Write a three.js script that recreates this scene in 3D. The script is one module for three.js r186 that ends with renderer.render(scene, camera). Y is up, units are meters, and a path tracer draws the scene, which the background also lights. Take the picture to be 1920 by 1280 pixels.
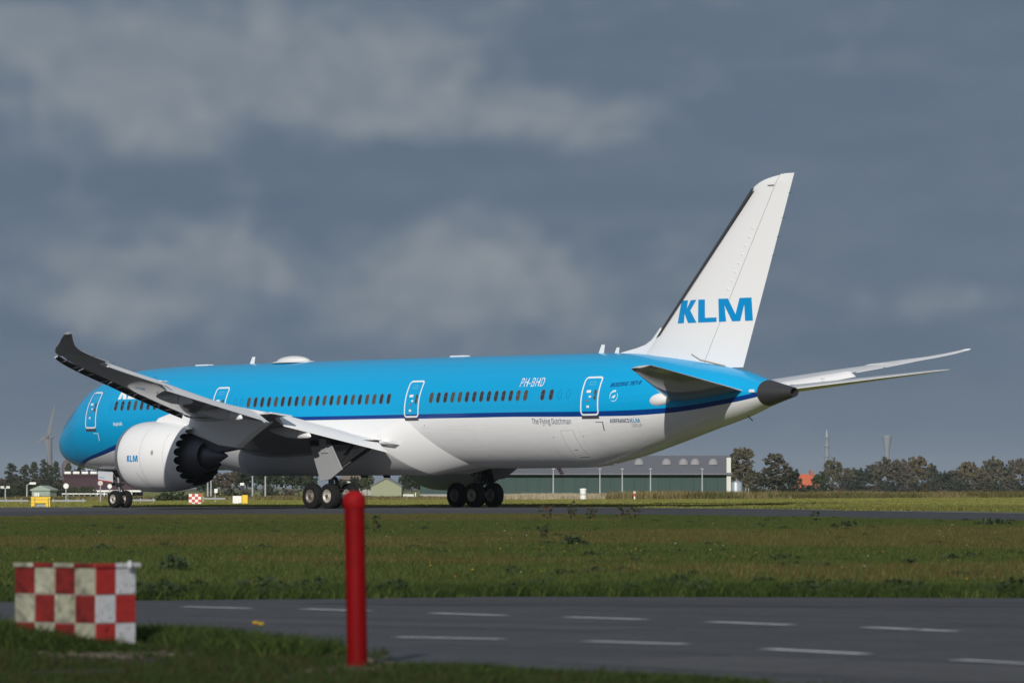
import * as THREE from 'three';
import { mergeGeometries, mergeVertices, toCreasedNormals } from 'three/addons/utils/BufferGeometryUtils.js';
import { ImprovedNoise } from 'three/addons/math/ImprovedNoise.js';
import { FontLoader } from 'three/addons/loaders/FontLoader.js';
import { RoundedBoxGeometry } from 'three/addons/geometries/RoundedBoxGeometry.js';

// ---------------------------------------------------------------- camera, sky, sun, exposure
const scene = new THREE.Scene();
const FPX = 9485, HORIZON = 275 / FPX, EYE = 1.1;           // long lens, horizon a little below the middle
const camera = new THREE.PerspectiveCamera(2 * Math.atan(640 / FPX) * 180 / Math.PI, 1024 / 682, 0.5, 30000);
camera.position.set(0, EYE, 0);
camera.rotation.x = Math.atan(HORIZON);
camera.focus = 258; camera.userData.fStop = 5.6;
scene.add(camera);
const renderer = new THREE.WebGLRenderer({ antialias: true });
renderer.toneMapping = THREE.LinearToneMapping;
renderer.toneMappingExposure = 1.0;
renderer.shadowMap.enabled = true;

const SUN = new THREE.Vector3(-0.13, 0.375, 0.918).normalize();
const sun = new THREE.DirectionalLight(new THREE.Color(1, 0.95, 0.88), 3.6);
sun.position.copy(SUN).multiplyScalar(900).add(new THREE.Vector3(0, 0, -200));
sun.target.position.set(0, 0, -200); scene.add(sun, sun.target);
sun.castShadow = true; sun.shadow.mapSize.set(4096, 4096); sun.shadow.radius = 1.2;
Object.assign(sun.shadow.camera, { left: -120, right: 120, top: 160, bottom: -160, near: 10, far: 3000 });

const noise = new ImprovedNoise();
const n3 = (x, y, z) => noise.noise(x + 31.7, y + 17.3, z + 5.1);
function fbm(x, y, z, o = 5) { let a = 0, w = 0.5, f = 1; for (let i = 0; i < o; i++) { a += w * n3(x * f, y * f, z * f); f *= 2.03; w *= 0.5; } return a; }
const sstep = (a, b, x) => { const t = Math.min(1, Math.max(0, (x - a) / (b - a))); return t * t * (3 - 2 * t); };
const lerp = (a, b, t) => a + (b - a) * t;

// the sky: shower clouds; grey-blue veil with paler heaped layers, brighter broken cloud on the sun's side
function cloudAmount(az, el) {                               // degrees; 0 = slate veil, 1 = pale cloud
  const w1 = fbm(az * 0.42, el * 0.6, 1.3, 4), w2 = fbm(az * 0.42 + 9, el * 0.6, 7.7, 4);
  const a = az + w1 * 2.2, e = el + w2 * 0.9;
  const bank = [[-2.2, 4.75, 2.4, 0.75, 0.85], [-4.9, 4.75, 1.35, 0.75, 0.75], [0.7, 4.12, 1.75, 0.36, 0.62], [-3.7, 2.55, 1.9, 0.5, 0.62], [-0.9, 2.25, 1.5, 0.62, 0.66],
    [-4.5, 1.9, 1.2, 0.5, 0.5], [1.6, 2.1, 1.7, 0.6, 0.36], [4.6, 2.0, 1.5, 0.5, 0.32], [2.8, 5.3, 2.0, 0.4, 0.25], [1.9, 3.55, 0.8, 0.12, 0.2], [-1.2, 0.9, 3, 0.5, 0.3]];
  let s = 0;
  for (const [ca, ce, ra, re, k] of bank) { const d = ((a - ca) / ra) ** 2 + ((e - ce) / re) ** 2; s += k * Math.exp(-d * 1.1); }
  const wide = sstep(6.5, 14, Math.max(Math.abs(az), el));
  s = lerp(s, 0.38 + 1.1 * fbm(az * 0.09, el * 0.16, 3.1, 4), wide);
  let bil = 0; for (let k = 0, f = 1, w = 0.5; k < 4; k++, f *= 2.1, w *= 0.55) bil += w * Math.abs(n3(az * 0.8 * f + w1 * 1.5, el * 1.25 * f + w2, 2.7 + k));   // heaped tops
  const det = fbm(az * 0.8, el * 1.4, 4.4, 5), fine = fbm(az * 2.4 + w1 * 3, el * 3.4, 6.1, 3), streak = fbm(az * 0.35, el * 2.6, 9.4, 4);
  const body = sstep(0.10, 0.72, s + 0.40 * det + 0.55 * (bil - 0.24) + 0.10 * fine);
  return Math.max(0, Math.min(1.1, body * (0.66 + 0.9 * (bil - 0.2) + 0.30 * det + 0.30 * fine) + 0.11 + 0.20 * streak + 0.08 * fine));
}
function skyColour(az, el, out) {
  const c = cloudAmount(az, el), low = Math.exp(-Math.max(0, el) / 1.1);
  const veil = 0.05 * fbm(az * 0.25, el * 0.4, 8.8, 3);
  const D = [0.104 + veil * 0.5, 0.149 + veil * 0.55, 0.212 + veil * 0.6], P = [0.238, 0.272, 0.308];
  const side = sstep(20, 165, Math.abs(az)) * sstep(-2, 12, el);       // towards the sun's half of the sky
  const zen = sstep(10, 60, el);
  for (let i = 0; i < 3; i++) {
    let v = lerp(D[i], P[i], c);
    v = lerp(v, [0.122, 0.170, 0.226][i], low * 0.55);
    const bright = lerp([0.12, 0.17, 0.25][i], [0.36, 0.38, 0.40][i], Math.min(1, c * 1.2));
    v = lerp(v, bright, Math.min(1, 0.7 * side + 0.30 * zen));
    out[i] = v;
  }
}
{
  const W = 4096, H = 2048, data = new Float32Array(W * H * 4), px = [0, 0, 0];
  const CW = 257, CH = 129, coarse = new Float32Array(CW * CH * 3);
  for (let j = 0; j < CH; j++) for (let i = 0; i < CW; i++) {
    const az0 = (i / (CW - 1)) * 360 - 90, az = ((az0 + 540) % 360) - 180, el = (j / (CH - 1)) * 180 - 90;
    const b = Math.abs(az) > 150 ? (az < 0 ? az + 360 : az) : az;      // one seam-free strip behind
    skyColour(b, el, px); coarse.set(px, (j * CW + i) * 3);
  }
  for (let j = 0; j < H; j++) {
    const el = ((j + 0.5) / H) * 180 - 90;
    for (let i = 0; i < W; i++) {
      const az0 = ((i + 0.5) / W) * 360 - 90, az = ((az0 + 540) % 360) - 180, k = (j * W + i) * 4;
      if (el < -1.5) { data[k] = 0.07; data[k + 1] = 0.08; data[k + 2] = 0.06; data[k + 3] = 1; continue; }
      if (Math.abs(az) < 24 && el < 20) { skyColour(az, el, px); }
      else {
        const x = (i + 0.5) / W * (CW - 1), y = (j + 0.5) / H * (CH - 1), x0 = Math.min(CW - 2, x | 0), y0 = Math.min(CH - 2, y | 0), fx = x - x0, fy = y - y0;
        for (let q = 0; q < 3; q++) {
          const g = (a, b) => coarse[((y0 + b) * CW + x0 + a) * 3 + q];
          px[q] = lerp(lerp(g(0, 0), g(1, 0), fx), lerp(g(0, 1), g(1, 1), fx), fy);
        }
      }
      data[k] = px[0]; data[k + 1] = px[1]; data[k + 2] = px[2]; data[k + 3] = 1;
    }
  }
  const t = new THREE.DataTexture(data, W, H, THREE.RGBAFormat, THREE.FloatType);
  t.mapping = THREE.EquirectangularReflectionMapping; t.magFilter = THREE.LinearFilter; t.minFilter = THREE.LinearFilter; t.wrapS = THREE.RepeatWrapping; t.needsUpdate = true;
  scene.background = t; scene.environment = t;
}
console.log('sky done');

// ---------------------------------------------------------------- helpers
let seed = 12345;
const rnd = () => { seed = (seed * 1664525 + 1013904223) >>> 0; return seed / 4294967296; };
const rr = (a, b) => a + (b - a) * rnd();
const gauss = () => (rnd() + rnd() + rnd() + rnd() - 2) * 0.87;
const lin = (r, g, b) => new THREE.Color().setRGB(r, g, b);
const usedNames = new Map();
function numbered(name) { const n = usedNames.get(name) ?? 0; usedNames.set(name, n + 1); return n ? `${name}_${String(n).padStart(3, '0')}` : name; }
function shadows(o) { o.traverse(m => { if (m.isMesh) { m.castShadow = true; m.receiveShadow = true; } }); return o; }
function thing(name, label, category, pos = [0, 0, 0], turn = 0, group) {
  const o = new THREE.Group(); o.name = numbered(name); o.position.set(...pos); o.rotation.y = turn; scene.add(o);
  o.userData = { label, category }; if (group) o.userData.group = group; return o;
}
function part(parent, name, geo, mat, label) { const m = new THREE.Mesh(geo, mat); m.name = name; m.castShadow = m.receiveShadow = true; if (label) m.userData.label = label; parent.add(m); return m; }
function solo(name, geo, mat, label, category, pos = [0, 0, 0], turn = 0, group) {
  const m = new THREE.Mesh(geo, mat); m.name = numbered(name); m.position.set(...pos); m.rotation.y = turn; m.castShadow = m.receiveShadow = true;
  m.userData = { label, category }; if (group) m.userData.group = group; scene.add(m); return m;
}
function struct(name, geo, mat, parent = scene) { const m = new THREE.Mesh(geo, mat); m.name = name; m.receiveShadow = m.castShadow = true; m.userData.kind = 'structure'; parent.add(m); return m; }
// pixel of the 1920 x 1280 view at a distance d in metres -> point
function at(u, v, d) {
  const x = (u - 960) / FPX, y = -(v - 640) / FPX, c = Math.atan(HORIZON);
  const yw = y * Math.cos(c) + Math.sin(c), zw = y * Math.sin(c) - Math.cos(c), k = -d / zw;
  return new THREE.Vector3(x * k, EYE + yw * k, -d);
}
const PXM = d => FPX / d;                                     // pixels per metre at distance d
const std = (c, roughness = 0.8, extra = {}) => new THREE.MeshStandardMaterial({ color: c, roughness, ...extra });
function box(w, h, d, x = 0, y = 0, z = 0) { const g = new THREE.BoxGeometry(w, h, d); g.translate(x, y, z); return g; }
function cyl(r0, r1, h, x = 0, y = 0, z = 0, seg = 16) { const g = new THREE.CylinderGeometry(r1, r0, h, seg); g.translate(x, y + h / 2, z); return g; }
function tube(a, b, r0, r1 = r0, seg = 12) {
  const A = new THREE.Vector3(...a), B = new THREE.Vector3(...b), d = B.clone().sub(A), g = new THREE.CylinderGeometry(r1, r0, d.length(), seg);
  g.applyQuaternion(new THREE.Quaternion().setFromUnitVectors(new THREE.Vector3(0, 1, 0), d.clone().normalize()));
  g.translate((A.x + B.x) / 2, (A.y + B.y) / 2, (A.z + B.z) / 2); return g;
}
const ungroup = gs => gs.map(g => { const q = g.index ? g.toNonIndexed() : g.clone(); for (const k of Object.keys(q.attributes)) if (!['position', 'normal', 'uv'].includes(k)) q.deleteAttribute(k); if (!q.attributes.uv) q.setAttribute('uv', new THREE.BufferAttribute(new Float32Array(q.attributes.position.count * 2), 2)); return q; });
const merge = gs => mergeGeometries(ungroup(gs));
// rings: array of equally long arrays of [x,y,z]; closed around when wrap
function loft(rings, { wrap = true, capA = false, capB = false, crease = 0, uv } = {}) {
  const n = rings[0].length, P = [], I = [], U = [];
  rings.forEach((r, i) => r.forEach((p, j) => { P.push(...p); U.push(...(uv ? uv(i, j) : [i / (rings.length - 1), j / (n - 1)])); }));
  const m = wrap ? n : n - 1;
  for (let i = 0; i < rings.length - 1; i++) for (let j = 0; j < m; j++) { const a = i * n + j, b = i * n + (j + 1) % n, c = a + n, d = b + n; I.push(a, b, c, b, d, c); }
  for (const [flag, i, flip] of [[capA, 0, 1], [capB, rings.length - 1, 0]]) if (flag) {
    const c = rings[i].reduce((s, p) => [s[0] + p[0] / n, s[1] + p[1] / n, s[2] + p[2] / n], [0, 0, 0]), k = P.length / 3; P.push(...c); U.push(0, 0);
    for (let j = 0; j < n; j++) { const a = i * n + j, b = i * n + (j + 1) % n; flip ? I.push(a, k, b) : I.push(a, b, k); }
  }
  let g = new THREE.BufferGeometry();
  g.setAttribute('position', new THREE.Float32BufferAttribute(P, 3)); g.setAttribute('uv', new THREE.Float32BufferAttribute(U, 2)); g.setIndex(I);
  g.computeVertexNormals();
  if (crease) g = toCreasedNormals(g, crease);
  return g;
}
function mirrorZ(g) {
  const q = g.index ? g.toNonIndexed() : g.clone(), p = q.attributes.position, nn = q.attributes.normal;
  for (let i = 0; i < p.count; i++) { p.setZ(i, -p.getZ(i)); nn.setZ(i, -nn.getZ(i)); }
  for (const k of Object.keys(q.attributes)) { const a = q.attributes[k], s = a.itemSize; for (let i = 0; i < a.count; i += 3) for (let c = 0; c < s; c++) { const t = a.array[(i + 1) * s + c]; a.array[(i + 1) * s + c] = a.array[(i + 2) * s + c]; a.array[(i + 2) * s + c] = t; } }
  return q;
}
function extrude(pts, depth, bevel = 0) {                     // polygon in x,y; thickness along z, centred
  const s = new THREE.Shape(pts.map(p => new THREE.Vector2(...p)));
  const g = new THREE.ExtrudeGeometry(s, { depth: depth - 2 * bevel, bevelEnabled: bevel > 0, bevelSize: bevel, bevelThickness: bevel, bevelSegments: 2, curveSegments: 12 });
  g.translate(0, 0, -(depth - 2 * bevel) / 2); return g;
}
function pchip(X, Y) {
  const n = X.length, h = [], d = [], m = new Array(n);
  for (let i = 0; i < n - 1; i++) { h[i] = X[i + 1] - X[i]; d[i] = (Y[i + 1] - Y[i]) / h[i]; }
  m[0] = d[0]; m[n - 1] = d[n - 2];
  for (let i = 1; i < n - 1; i++) m[i] = d[i - 1] * d[i] <= 0 ? 0 : (h[i - 1] + h[i]) * 3 / ((2 * h[i] + h[i - 1]) / d[i - 1] + (h[i] + 2 * h[i - 1]) / d[i]);
  return x => {
    if (x <= X[0]) return Y[0]; if (x >= X[n - 1]) return Y[n - 1];
    let i = 0; while (x > X[i + 1]) i++;
    const t = (x - X[i]) / h[i], t2 = t * t, t3 = t2 * t;
    return (2 * t3 - 3 * t2 + 1) * Y[i] + (t3 - 2 * t2 + t) * h[i] * m[i] + (-2 * t3 + 3 * t2) * Y[i + 1] + (t3 - t2) * h[i] * m[i + 1];
  };
}
function noiseTexture(size, fn, srgb = true) {                // fn(u,v) -> [r,g,b] 0..1 in display values
  const d = new Uint8Array(size * size * 4);
  for (let j = 0; j < size; j++) for (let i = 0; i < size; i++) { const c = fn(i / size, j / size), k = (j * size + i) * 4; d[k] = c[0] * 255; d[k + 1] = c[1] * 255; d[k + 2] = c[2] * 255; d[k + 3] = 255; }
  const t = new THREE.DataTexture(d, size, size); t.wrapS = t.wrapT = THREE.RepeatWrapping; t.magFilter = THREE.LinearFilter; t.minFilter = THREE.LinearMipmapLinearFilter; t.generateMipmaps = true;
  if (srgb) t.colorSpace = THREE.SRGBColorSpace; t.needsUpdate = true; return t;
}
const tile = (u, v, f, s) => {                                 // noise that repeats over the unit square
  const a = u * Math.PI * 2, b = v * Math.PI * 2, R = f / 6.283;
  return n3(Math.cos(a) * R + s, Math.sin(a) * R + Math.cos(b) * R, Math.sin(b) * R + s * 1.7);
};

// ---------------------------------------------------------------- ground, road, taxiway
const PLANE_N = new THREE.Vector3(-0.00536, 0.999985, 0.00108), PLANE_O = new THREE.Vector3(-5.724, 0.038, -268.46);
function groundY(x, z) {                                      // nearly level; the pavement the aircraft stands on tilts by a few centimetres
  const d = -z, w = sstep(130, 190, d) * (1 - sstep(340, 460, d)), xc = Math.max(-70, Math.min(60, x)), zc = Math.max(-345, Math.min(-150, z));
  const h = PLANE_O.y - (PLANE_N.x * (xc - PLANE_O.x) + PLANE_N.z * (zc - PLANE_O.z)) / PLANE_N.y;
  return h * w;
}
function sheet(xs, zs, lift, inside) {
  const P = [], U = [], I = [];
  for (const z of zs) for (const x of xs) { P.push(x, groundY(x, z) + lift, z); U.push(x, z); }
  const n = xs.length;
  for (let j = 0; j < zs.length - 1; j++) for (let i = 0; i < n - 1; i++) { const a = j * n + i; I.push(a, a + n, a + 1, a + 1, a + n, a + n + 1); }
  const g = new THREE.BufferGeometry(); g.setAttribute('position', new THREE.Float32BufferAttribute(P, 3)); g.setAttribute('uv', new THREE.Float32BufferAttribute(U, 2)); g.setIndex(I); g.computeVertexNormals(); return g;
}
function polySheet(pts, lift, cell) {                         // plan polygon [x,z], draped on the ground, clipped triangles
  const s = new THREE.Shape(pts.map(([x, z]) => new THREE.Vector2(x, -z)));
  let g = new THREE.ShapeGeometry(s);
  let p = g.toNonIndexed().attributes.position.array, tris = [];
  for (let i = 0; i < p.length; i += 9) tris.push([[p[i], -p[i + 1]], [p[i + 3], -p[i + 4]], [p[i + 6], -p[i + 7]]]);
  for (let pass = 0; pass < 9; pass++) {                      // longest-edge split until small enough
    const next = []; let any = false;
    for (const t of tris) {
      const L = [0, 1, 2].map(i => Math.hypot(t[i][0] - t[(i + 1) % 3][0], t[i][1] - t[(i + 1) % 3][1])), k = L.indexOf(Math.max(...L));
      if (L[k] > cell && next.length < 60000) { any = true; const a = t[k], b = t[(k + 1) % 3], c = t[(k + 2) % 3], m = [(a[0] + b[0]) / 2, (a[1] + b[1]) / 2]; next.push([a, m, c], [m, b, c]); } else next.push(t);
    }
    tris = next; if (!any) break;
  }
  const P = [], U = [];
  for (const t of tris) for (const [x, z] of t) { P.push(x, groundY(x, z) + lift, z); U.push(x, z); }
  g = new THREE.BufferGeometry(); g.setAttribute('position', new THREE.Float32BufferAttribute(P, 3)); g.setAttribute('uv', new THREE.Float32BufferAttribute(U, 2)); g.computeVertexNormals(); return g;
}
const repeat = (t, s) => { const q = t.clone(); q.repeat.set(1 / s, 1 / s); q.needsUpdate = true; return q; };
const turfTex = noiseTexture(512, (u, v) => {
  const a = tile(u, v, 9, 1), b = tile(u, v, 40, 2), c = tile(u, v, 110, 3), k = 0.9 + 0.28 * b + 0.3 * c;
  const g = [0.30, 0.34, 0.15], y = [0.36, 0.335, 0.17], t = sstep(-0.3, 0.4, a);
  return [0, 1, 2].map(i => Math.min(1, Math.max(0, lerp(y[i], g[i], t) * k)));
});
const farTurfTex = noiseTexture(512, (u, v) => {
  const a = tile(u, v, 7, 5), b = tile(u, v, 30, 6), c = tile(u, v, 90, 7), k = 0.97 + 0.16 * b + 0.18 * c;
  const g = [0.42, 0.48, 0.20], y = [0.53, 0.52, 0.24], t = sstep(-0.35, 0.35, a);
  return [0, 1, 2].map(i => Math.min(1, Math.max(0, lerp(y[i], g[i], t) * k)));
});
const asphaltTex = (base, tint, s) => noiseTexture(512, (u, v) => {
  const a = tile(u, v, 5, s), b = tile(u, v, 26, s + 1), c = tile(u, v, 160, s + 2), k = base * (1 + 0.10 * a + 0.12 * b + 0.22 * c);
  return [k * tint[0], k * tint[1], k * tint[2]].map(x => Math.min(1, Math.max(0, x)));
});
const axis = (a, b, n) => Array.from({ length: n + 1 }, (_, i) => a + (b - a) * i / n);
{
  const xs = [-6000, -2500, -900, -300, -120, ...axis(-70, 60, 26), 120, 300, 900, 2500, 6000];
  const zs = [300, 60, 10, 0, ...axis(-10, -130, 8), ...axis(-140, -480, 34), -600, -900, -1500, -3000, -6000, -12000];
  struct('ground', sheet(xs, zs, 0), std(0xffffff, 1, { map: repeat(turfTex, 6) }));
}
const TAXI_FAR = [[-95, -366], [-60, -331], [-30.5, -300.5], [-20.5, -290], [-7.7, -281.5], [1.15, -273.5], [13.4, -236], [20, -201], [33, -150]];
const TAXI_NEAR = [[24, -140], [16, -155], [10.5, -176], [6, -190], [1, -200], [-6, -202], [-15, -205], [-21, -200], [-40, -203], [-95, -215]];
const taxiway = struct('taxiway', polySheet([...TAXI_FAR, ...TAXI_NEAR], 0.02, 9), std(0xffffff, 0.85, { map: repeat(asphaltTex(0.265, [1, 0.99, 1.02], 11), 7) }));
{ // pale paint line along the far edge of the taxiway
  const off = (k) => TAXI_FAR.map(([x, z], i) => { const a = TAXI_FAR[Math.max(0, i - 1)], b = TAXI_FAR[Math.min(TAXI_FAR.length - 1, i + 1)], dx = b[0] - a[0], dz = b[1] - a[1], l = Math.hypot(dx, dz); return [x - dz / l * k, z + dx / l * k]; });
  part(taxiway, 'edge_line', polySheet([...off(0.7), ...off(1.15).reverse()], 0.028, 9), std(lin(0.5, 0.48, 0.42), 0.8));
}
// far mown field beyond the taxiway
const far = struct('mown_field', polySheet([[-240, -1500], [-95, -367], [-60, -332], [-30.5, -301.5], [-20.5, -291], [-7.7, -282.5], [1.15, -274.5], [13.9, -236.5], [20.6, -201], [34, -150], [60, -150], [240, -1500]], 0.012, 60), std(0xffffff, 1, { map: repeat(farTurfTex, 9) }));
// public road in front: asphalt between two verges
const VERGE = [[-14, -43.5], [-6, -39.3], [-4.2, -37.9], [-3.78, -37.46], [-2.75, -36.7], [-2.0, -35.4], [-1.5, -34.2], [-1.2, -33.0], [-0.87, -31.9], [-0.19, -30.0], [1.1, -28.3], [1.55, -27.4], [2.3, -25.8], [6, -19.5]];
const ROAD_FAR = [[20, -48.6], [8, -49.8], [4.9, -50.2], [2, -50.7], [0, -50.9], [-2.5, -49.6], [-4.6, -48.6], [-14, -48.0]];
const road = struct('road', polySheet([...VERGE, [20, -20], ...ROAD_FAR], 0.012, 3), std(0xffffff, 0.82, { map: repeat(asphaltTex(0.305, [0.99, 0.985, 1.02], 21), 5) }));
{
  const paint = noiseTexture(128, (u, v) => { const k = 0.86 + 0.16 * tile(u, v, 30, 41) + 0.14 * tile(u, v, 9, 42); return [k, k, k * 0.99]; });
  const pm = std(0xffffff, 0.8, { map: repeat(paint, 0.9) });
  const far_ = [[[-4.35, -47.9], [-3.75, -47.2]], [[-3.0, -46.34], [-2.38, -45.73]], [[-1.87, -45.53], [-1.27, -44.75]], [[-0.69, -44.0], [-0.07, -43.18]], [[0.46, -42.65], [1.09, -41.88]], [[1.61, -41.14], [2.22, -40.19]], [[2.77, -39.51], [3.36, -38.42]], [[3.9, -37.6], [4.5, -36.6]]];
  const near_ = [[[-0.84, -36.93], [-0.07, -36.42]], [[0.53, -35.92], [1.21, -35.25]], [[1.72, -34.21], [2.32, -33.13]], [[2.82, -32.01], [3.36, -31.02]]];
  for (const [set, w] of [[far_, 0.165], [near_, 0.165]]) for (const [a, b] of set) {
    const dx = b[0] - a[0], dz = b[1] - a[1], l = Math.hypot(dx, dz), nx = -dz / l * w / 2, nz = dx / l * w / 2;
    part(road, 'lane_dash', polySheet([[a[0] + nx, a[1] + nz], [b[0] + nx, b[1] + nz], [b[0] - nx, b[1] - nz], [a[0] - nx, a[1] - nz]], 0.017, 9), pm);
  }
}
{ // repairs and sealed cracks in the road surface
  const p1 = std(0xffffff, 0.88, { map: repeat(asphaltTex(0.275, [1, 0.99, 1.0], 31), 4) }), p2 = std(0xffffff, 0.85, { map: repeat(asphaltTex(0.335, [1, 0.99, 1.0], 33), 4) }), seal = std(lin(0.022, 0.022, 0.024), 0.6);
  part(road, 'repair_patch', polySheet([[-1.9, -47.6], [4.6, -46.2], [5.6, -48.6], [-1.2, -49.6]], 0.0145, 3), p1);
  part(road, 'repair_patch', polySheet([[0.2, -31.6], [2.6, -28.2], [4.4, -29.0], [1.6, -33.0]], 0.0145, 3), p2);
  part(road, 'repair_patch', polySheet([[-2.6, -41.2], [0.6, -38.6], [1.3, -39.4], [-2.0, -42.2]], 0.0145, 3), p2);
  let q = 99; const r = () => (q = (q * 16807) % 2147483647) / 2147483647;
  for (const [x0, z0, dx, dz, n] of [[-3.2, -48.2, 0.55, 0.25, 14], [0.5, -45.5, 0.35, 0.55, 12], [-0.6, -35.2, 0.4, 0.42, 12], [2.0, -37.5, 0.5, -0.6, 8], [-2.8, -43.5, 0.5, 0.5, 9]]) {
    const L = [[x0, z0]]; for (let k = 0; k < n; k++) { const a = L[k]; L.push([a[0] + dx * (0.5 + r()), a[1] + dz * (0.3 + 1.4 * r()) + (r() - 0.5) * 0.2]); }
    part(road, 'sealed_crack', polySheet([...L.map(p => [p[0], p[1] - 0.02]), ...L.slice().reverse().map(p => [p[0], p[1] + 0.03])], 0.0185, 3), seal);
  }
}
console.log('ground done');

// ---------------------------------------------------------------- the airliner, built in metres: x aft of the nose, y above the tyres' contact, z to port
const airliner = thing('airliner', 'large blue and white twin-engined airliner taxiing away to the left', 'airliner');
{
  const X = new THREE.Vector3(0.64277578, 0.00261796, 0.76604989), Y = new THREE.Vector3(-0.00535953, 0.99998505, 0.00107964), Z = new THREE.Vector3(-0.76603562, -0.00479964, 0.64278021);
  const m = new THREE.Matrix4().makeBasis(X, Y, Z).setPosition(-26.119, -0.045 + 0.02, -292.766);
  m.decompose(airliner.position, airliner.quaternion, airliner.scale);
}
const paint = (c, extra = {}) => new THREE.MeshPhysicalMaterial({ color: c, roughness: 0.42, specularIntensity: 0.35, clearcoat: 0.55, clearcoatRoughness: 0.1, ...extra });
const M = {
  white: paint(lin(0.83, 0.835, 0.845)), wing: paint(lin(0.70, 0.71, 0.73), { roughness: 0.4 }), wingUnderShaded: paint(lin(0.27, 0.27, 0.265), { clearcoatRoughness: 0.04, clearcoat: 0.7 }),  // underside copy of the wing paint darkened, shade put into its colour
  flap: new THREE.MeshPhysicalMaterial({ color: lin(0.80, 0.805, 0.815), roughness: 0.6, specularIntensity: 0.3 }), silver: new THREE.MeshStandardMaterial({ color: lin(0.55, 0.56, 0.58), roughness: 0.38, metalness: 0.85 }),
  dark: std(lin(0.025, 0.025, 0.028), 0.55), black: std(lin(0.012, 0.012, 0.013), 0.7), hot: new THREE.MeshStandardMaterial({ color: lin(0.11, 0.115, 0.13), roughness: 0.45, metalness: 0.6 }),
  nozzle: new THREE.MeshStandardMaterial({ color: lin(0.05, 0.05, 0.052), roughness: 0.5, metalness: 0.4 }),
  cone: new THREE.MeshStandardMaterial({ color: lin(0.055, 0.055, 0.058), roughness: 0.42, metalness: 0.35 }),
  rubber: new THREE.MeshPhysicalMaterial({ color: lin(0.014, 0.014, 0.015), roughness: 0.85, specularIntensity: 0.35 }), rim: new THREE.MeshStandardMaterial({ color: lin(0.46, 0.43, 0.37), roughness: 0.5, metalness: 0.25 }), steel: new THREE.MeshStandardMaterial({ color: lin(0.14, 0.145, 0.155), roughness: 0.45, metalness: 0.5 }),
  pane: new THREE.MeshPhysicalMaterial({ color: lin(0.032, 0.023, 0.019), roughness: 0.12, clearcoat: 1 }), shade: new THREE.MeshPhysicalMaterial({ color: lin(0.085, 0.066, 0.04), roughness: 0.25, clearcoat: 0.6 }),
  navy: paint(lin(0.004, 0.035, 0.20)), klm: paint(lin(0.0, 0.27, 0.62)), letterWhite: paint(lin(0.85, 0.86, 0.88)), red: std(lin(0.45, 0.03, 0.03), 0.6),
  grey: paint(lin(0.33, 0.34, 0.35)), sill: std(lin(0.06, 0.06, 0.065), 0.6),
};
const FS = [0, 0.15, 0.5, 1.2, 2.2, 3.5, 5.0, 7.0, 9.0, 14.0, 30.0, 44.0, 47.0, 50.0, 53.0, 56.0, 58.5, 60.4, 62.0];
const Q = FS.map(Math.sqrt);
const topF = pchip(Q, [3.84, 4.03, 4.215, 4.6, 5.258, 6.117, 7.0, 7.58, 7.803, 7.93, 7.926, 7.868, 7.849, 7.783, 7.539, 7.152, 6.719, 6.192, 5.839]);
const botF = pchip(Q, [3.84, 3.65, 3.136, 2.68, 2.361, 2.176, 2.1, 2.06, 2.066, 2.076, 2.07, 2.033, 2.06, 2.469, 3.126, 3.852, 4.446, 5.025, 5.404]);
const hwF = pchip(Q, [0.0, 0.26, 0.48, 0.95, 1.551, 2.033, 2.479, 2.76, 2.882, 2.899, 2.891, 2.886, 2.858, 2.692, 2.342, 1.801, 1.302, 0.797, 0.275]);
const section = s => { const q = Math.sqrt(Math.max(0.002, s)), t = topF(q), b = botF(q); return { yc: (t + b) / 2, hh: (t - b) / 2, hw: hwF(q) }; };
const thetaOf = (s, y) => { const c = section(s); return Math.acos(Math.max(-1, Math.min(1, (y - c.yc) / c.hh))); };
function skin(s, th, off = 0) {                                // point on the port skin, off metres outside it
  const c = section(s), n = new THREE.Vector2(Math.cos(th) / c.hh, Math.sin(th) / c.hw).normalize();
  return [s, c.yc + c.hh * Math.cos(th) + n.x * off, c.hw * Math.sin(th) + n.y * off];
}
const skinY = (s, y, off = 0) => skin(s, thetaOf(s, y), off);

// livery: colours, lettering and thin joints drawn on the port skin in two lengths, plain on the far side
const navyTop = pchip([2.0, 3.4, 5.06, 7.32, 9.22, 12, 16, 26, 43.3, 49.7, 52.2, 54.5, 59.8, 60.55], [2.2, 2.5, 2.82, 3.21, 3.59, 4.1, 4.58, 4.88, 4.88, 4.84, 4.86, 4.93, 5.55, 5.72]);
const navyBot = pchip([2.0, 3.4, 5.2, 6.29, 7.38, 8.73, 12, 16, 26, 43.3, 49.7, 52.1, 54.4, 58.8, 60.55], [1.9, 2.3, 2.70, 2.86, 3.03, 3.27, 3.86, 4.35, 4.65, 4.65, 4.59, 4.59, 4.67, 5.16, 5.47]);
const SPLIT = 33.0, TAILCUT = 60.3;
const letterK = [[0.19, 1.13], [0.72, 1.13], [0.66, 0.71], [0.95, 1.13], [1.37, 1.13], [0.93, 0.62], [1.40, 0.0], [0.78, 0.0], [0.51, 0.46], [0.47, 0.0], [0.0, 0.0]];
const letterL = [[1.52, 1.13], [2.0, 1.13], [2.0, 0.22], [2.81, 0.22], [2.79, 0.0], [1.51, 0.0]];
const letterM = [[2.95, 1.13], [3.61, 1.13], [4.09, 0.34], [4.39, 1.13], [5.18, 1.13], [5.22, 0.0], [4.71, 0.0], [4.69, 0.81], [4.39, 0.0], [3.85, 0.0], [3.36, 0.8], [3.45, 0.0], [2.96, 0.0]];
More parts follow.
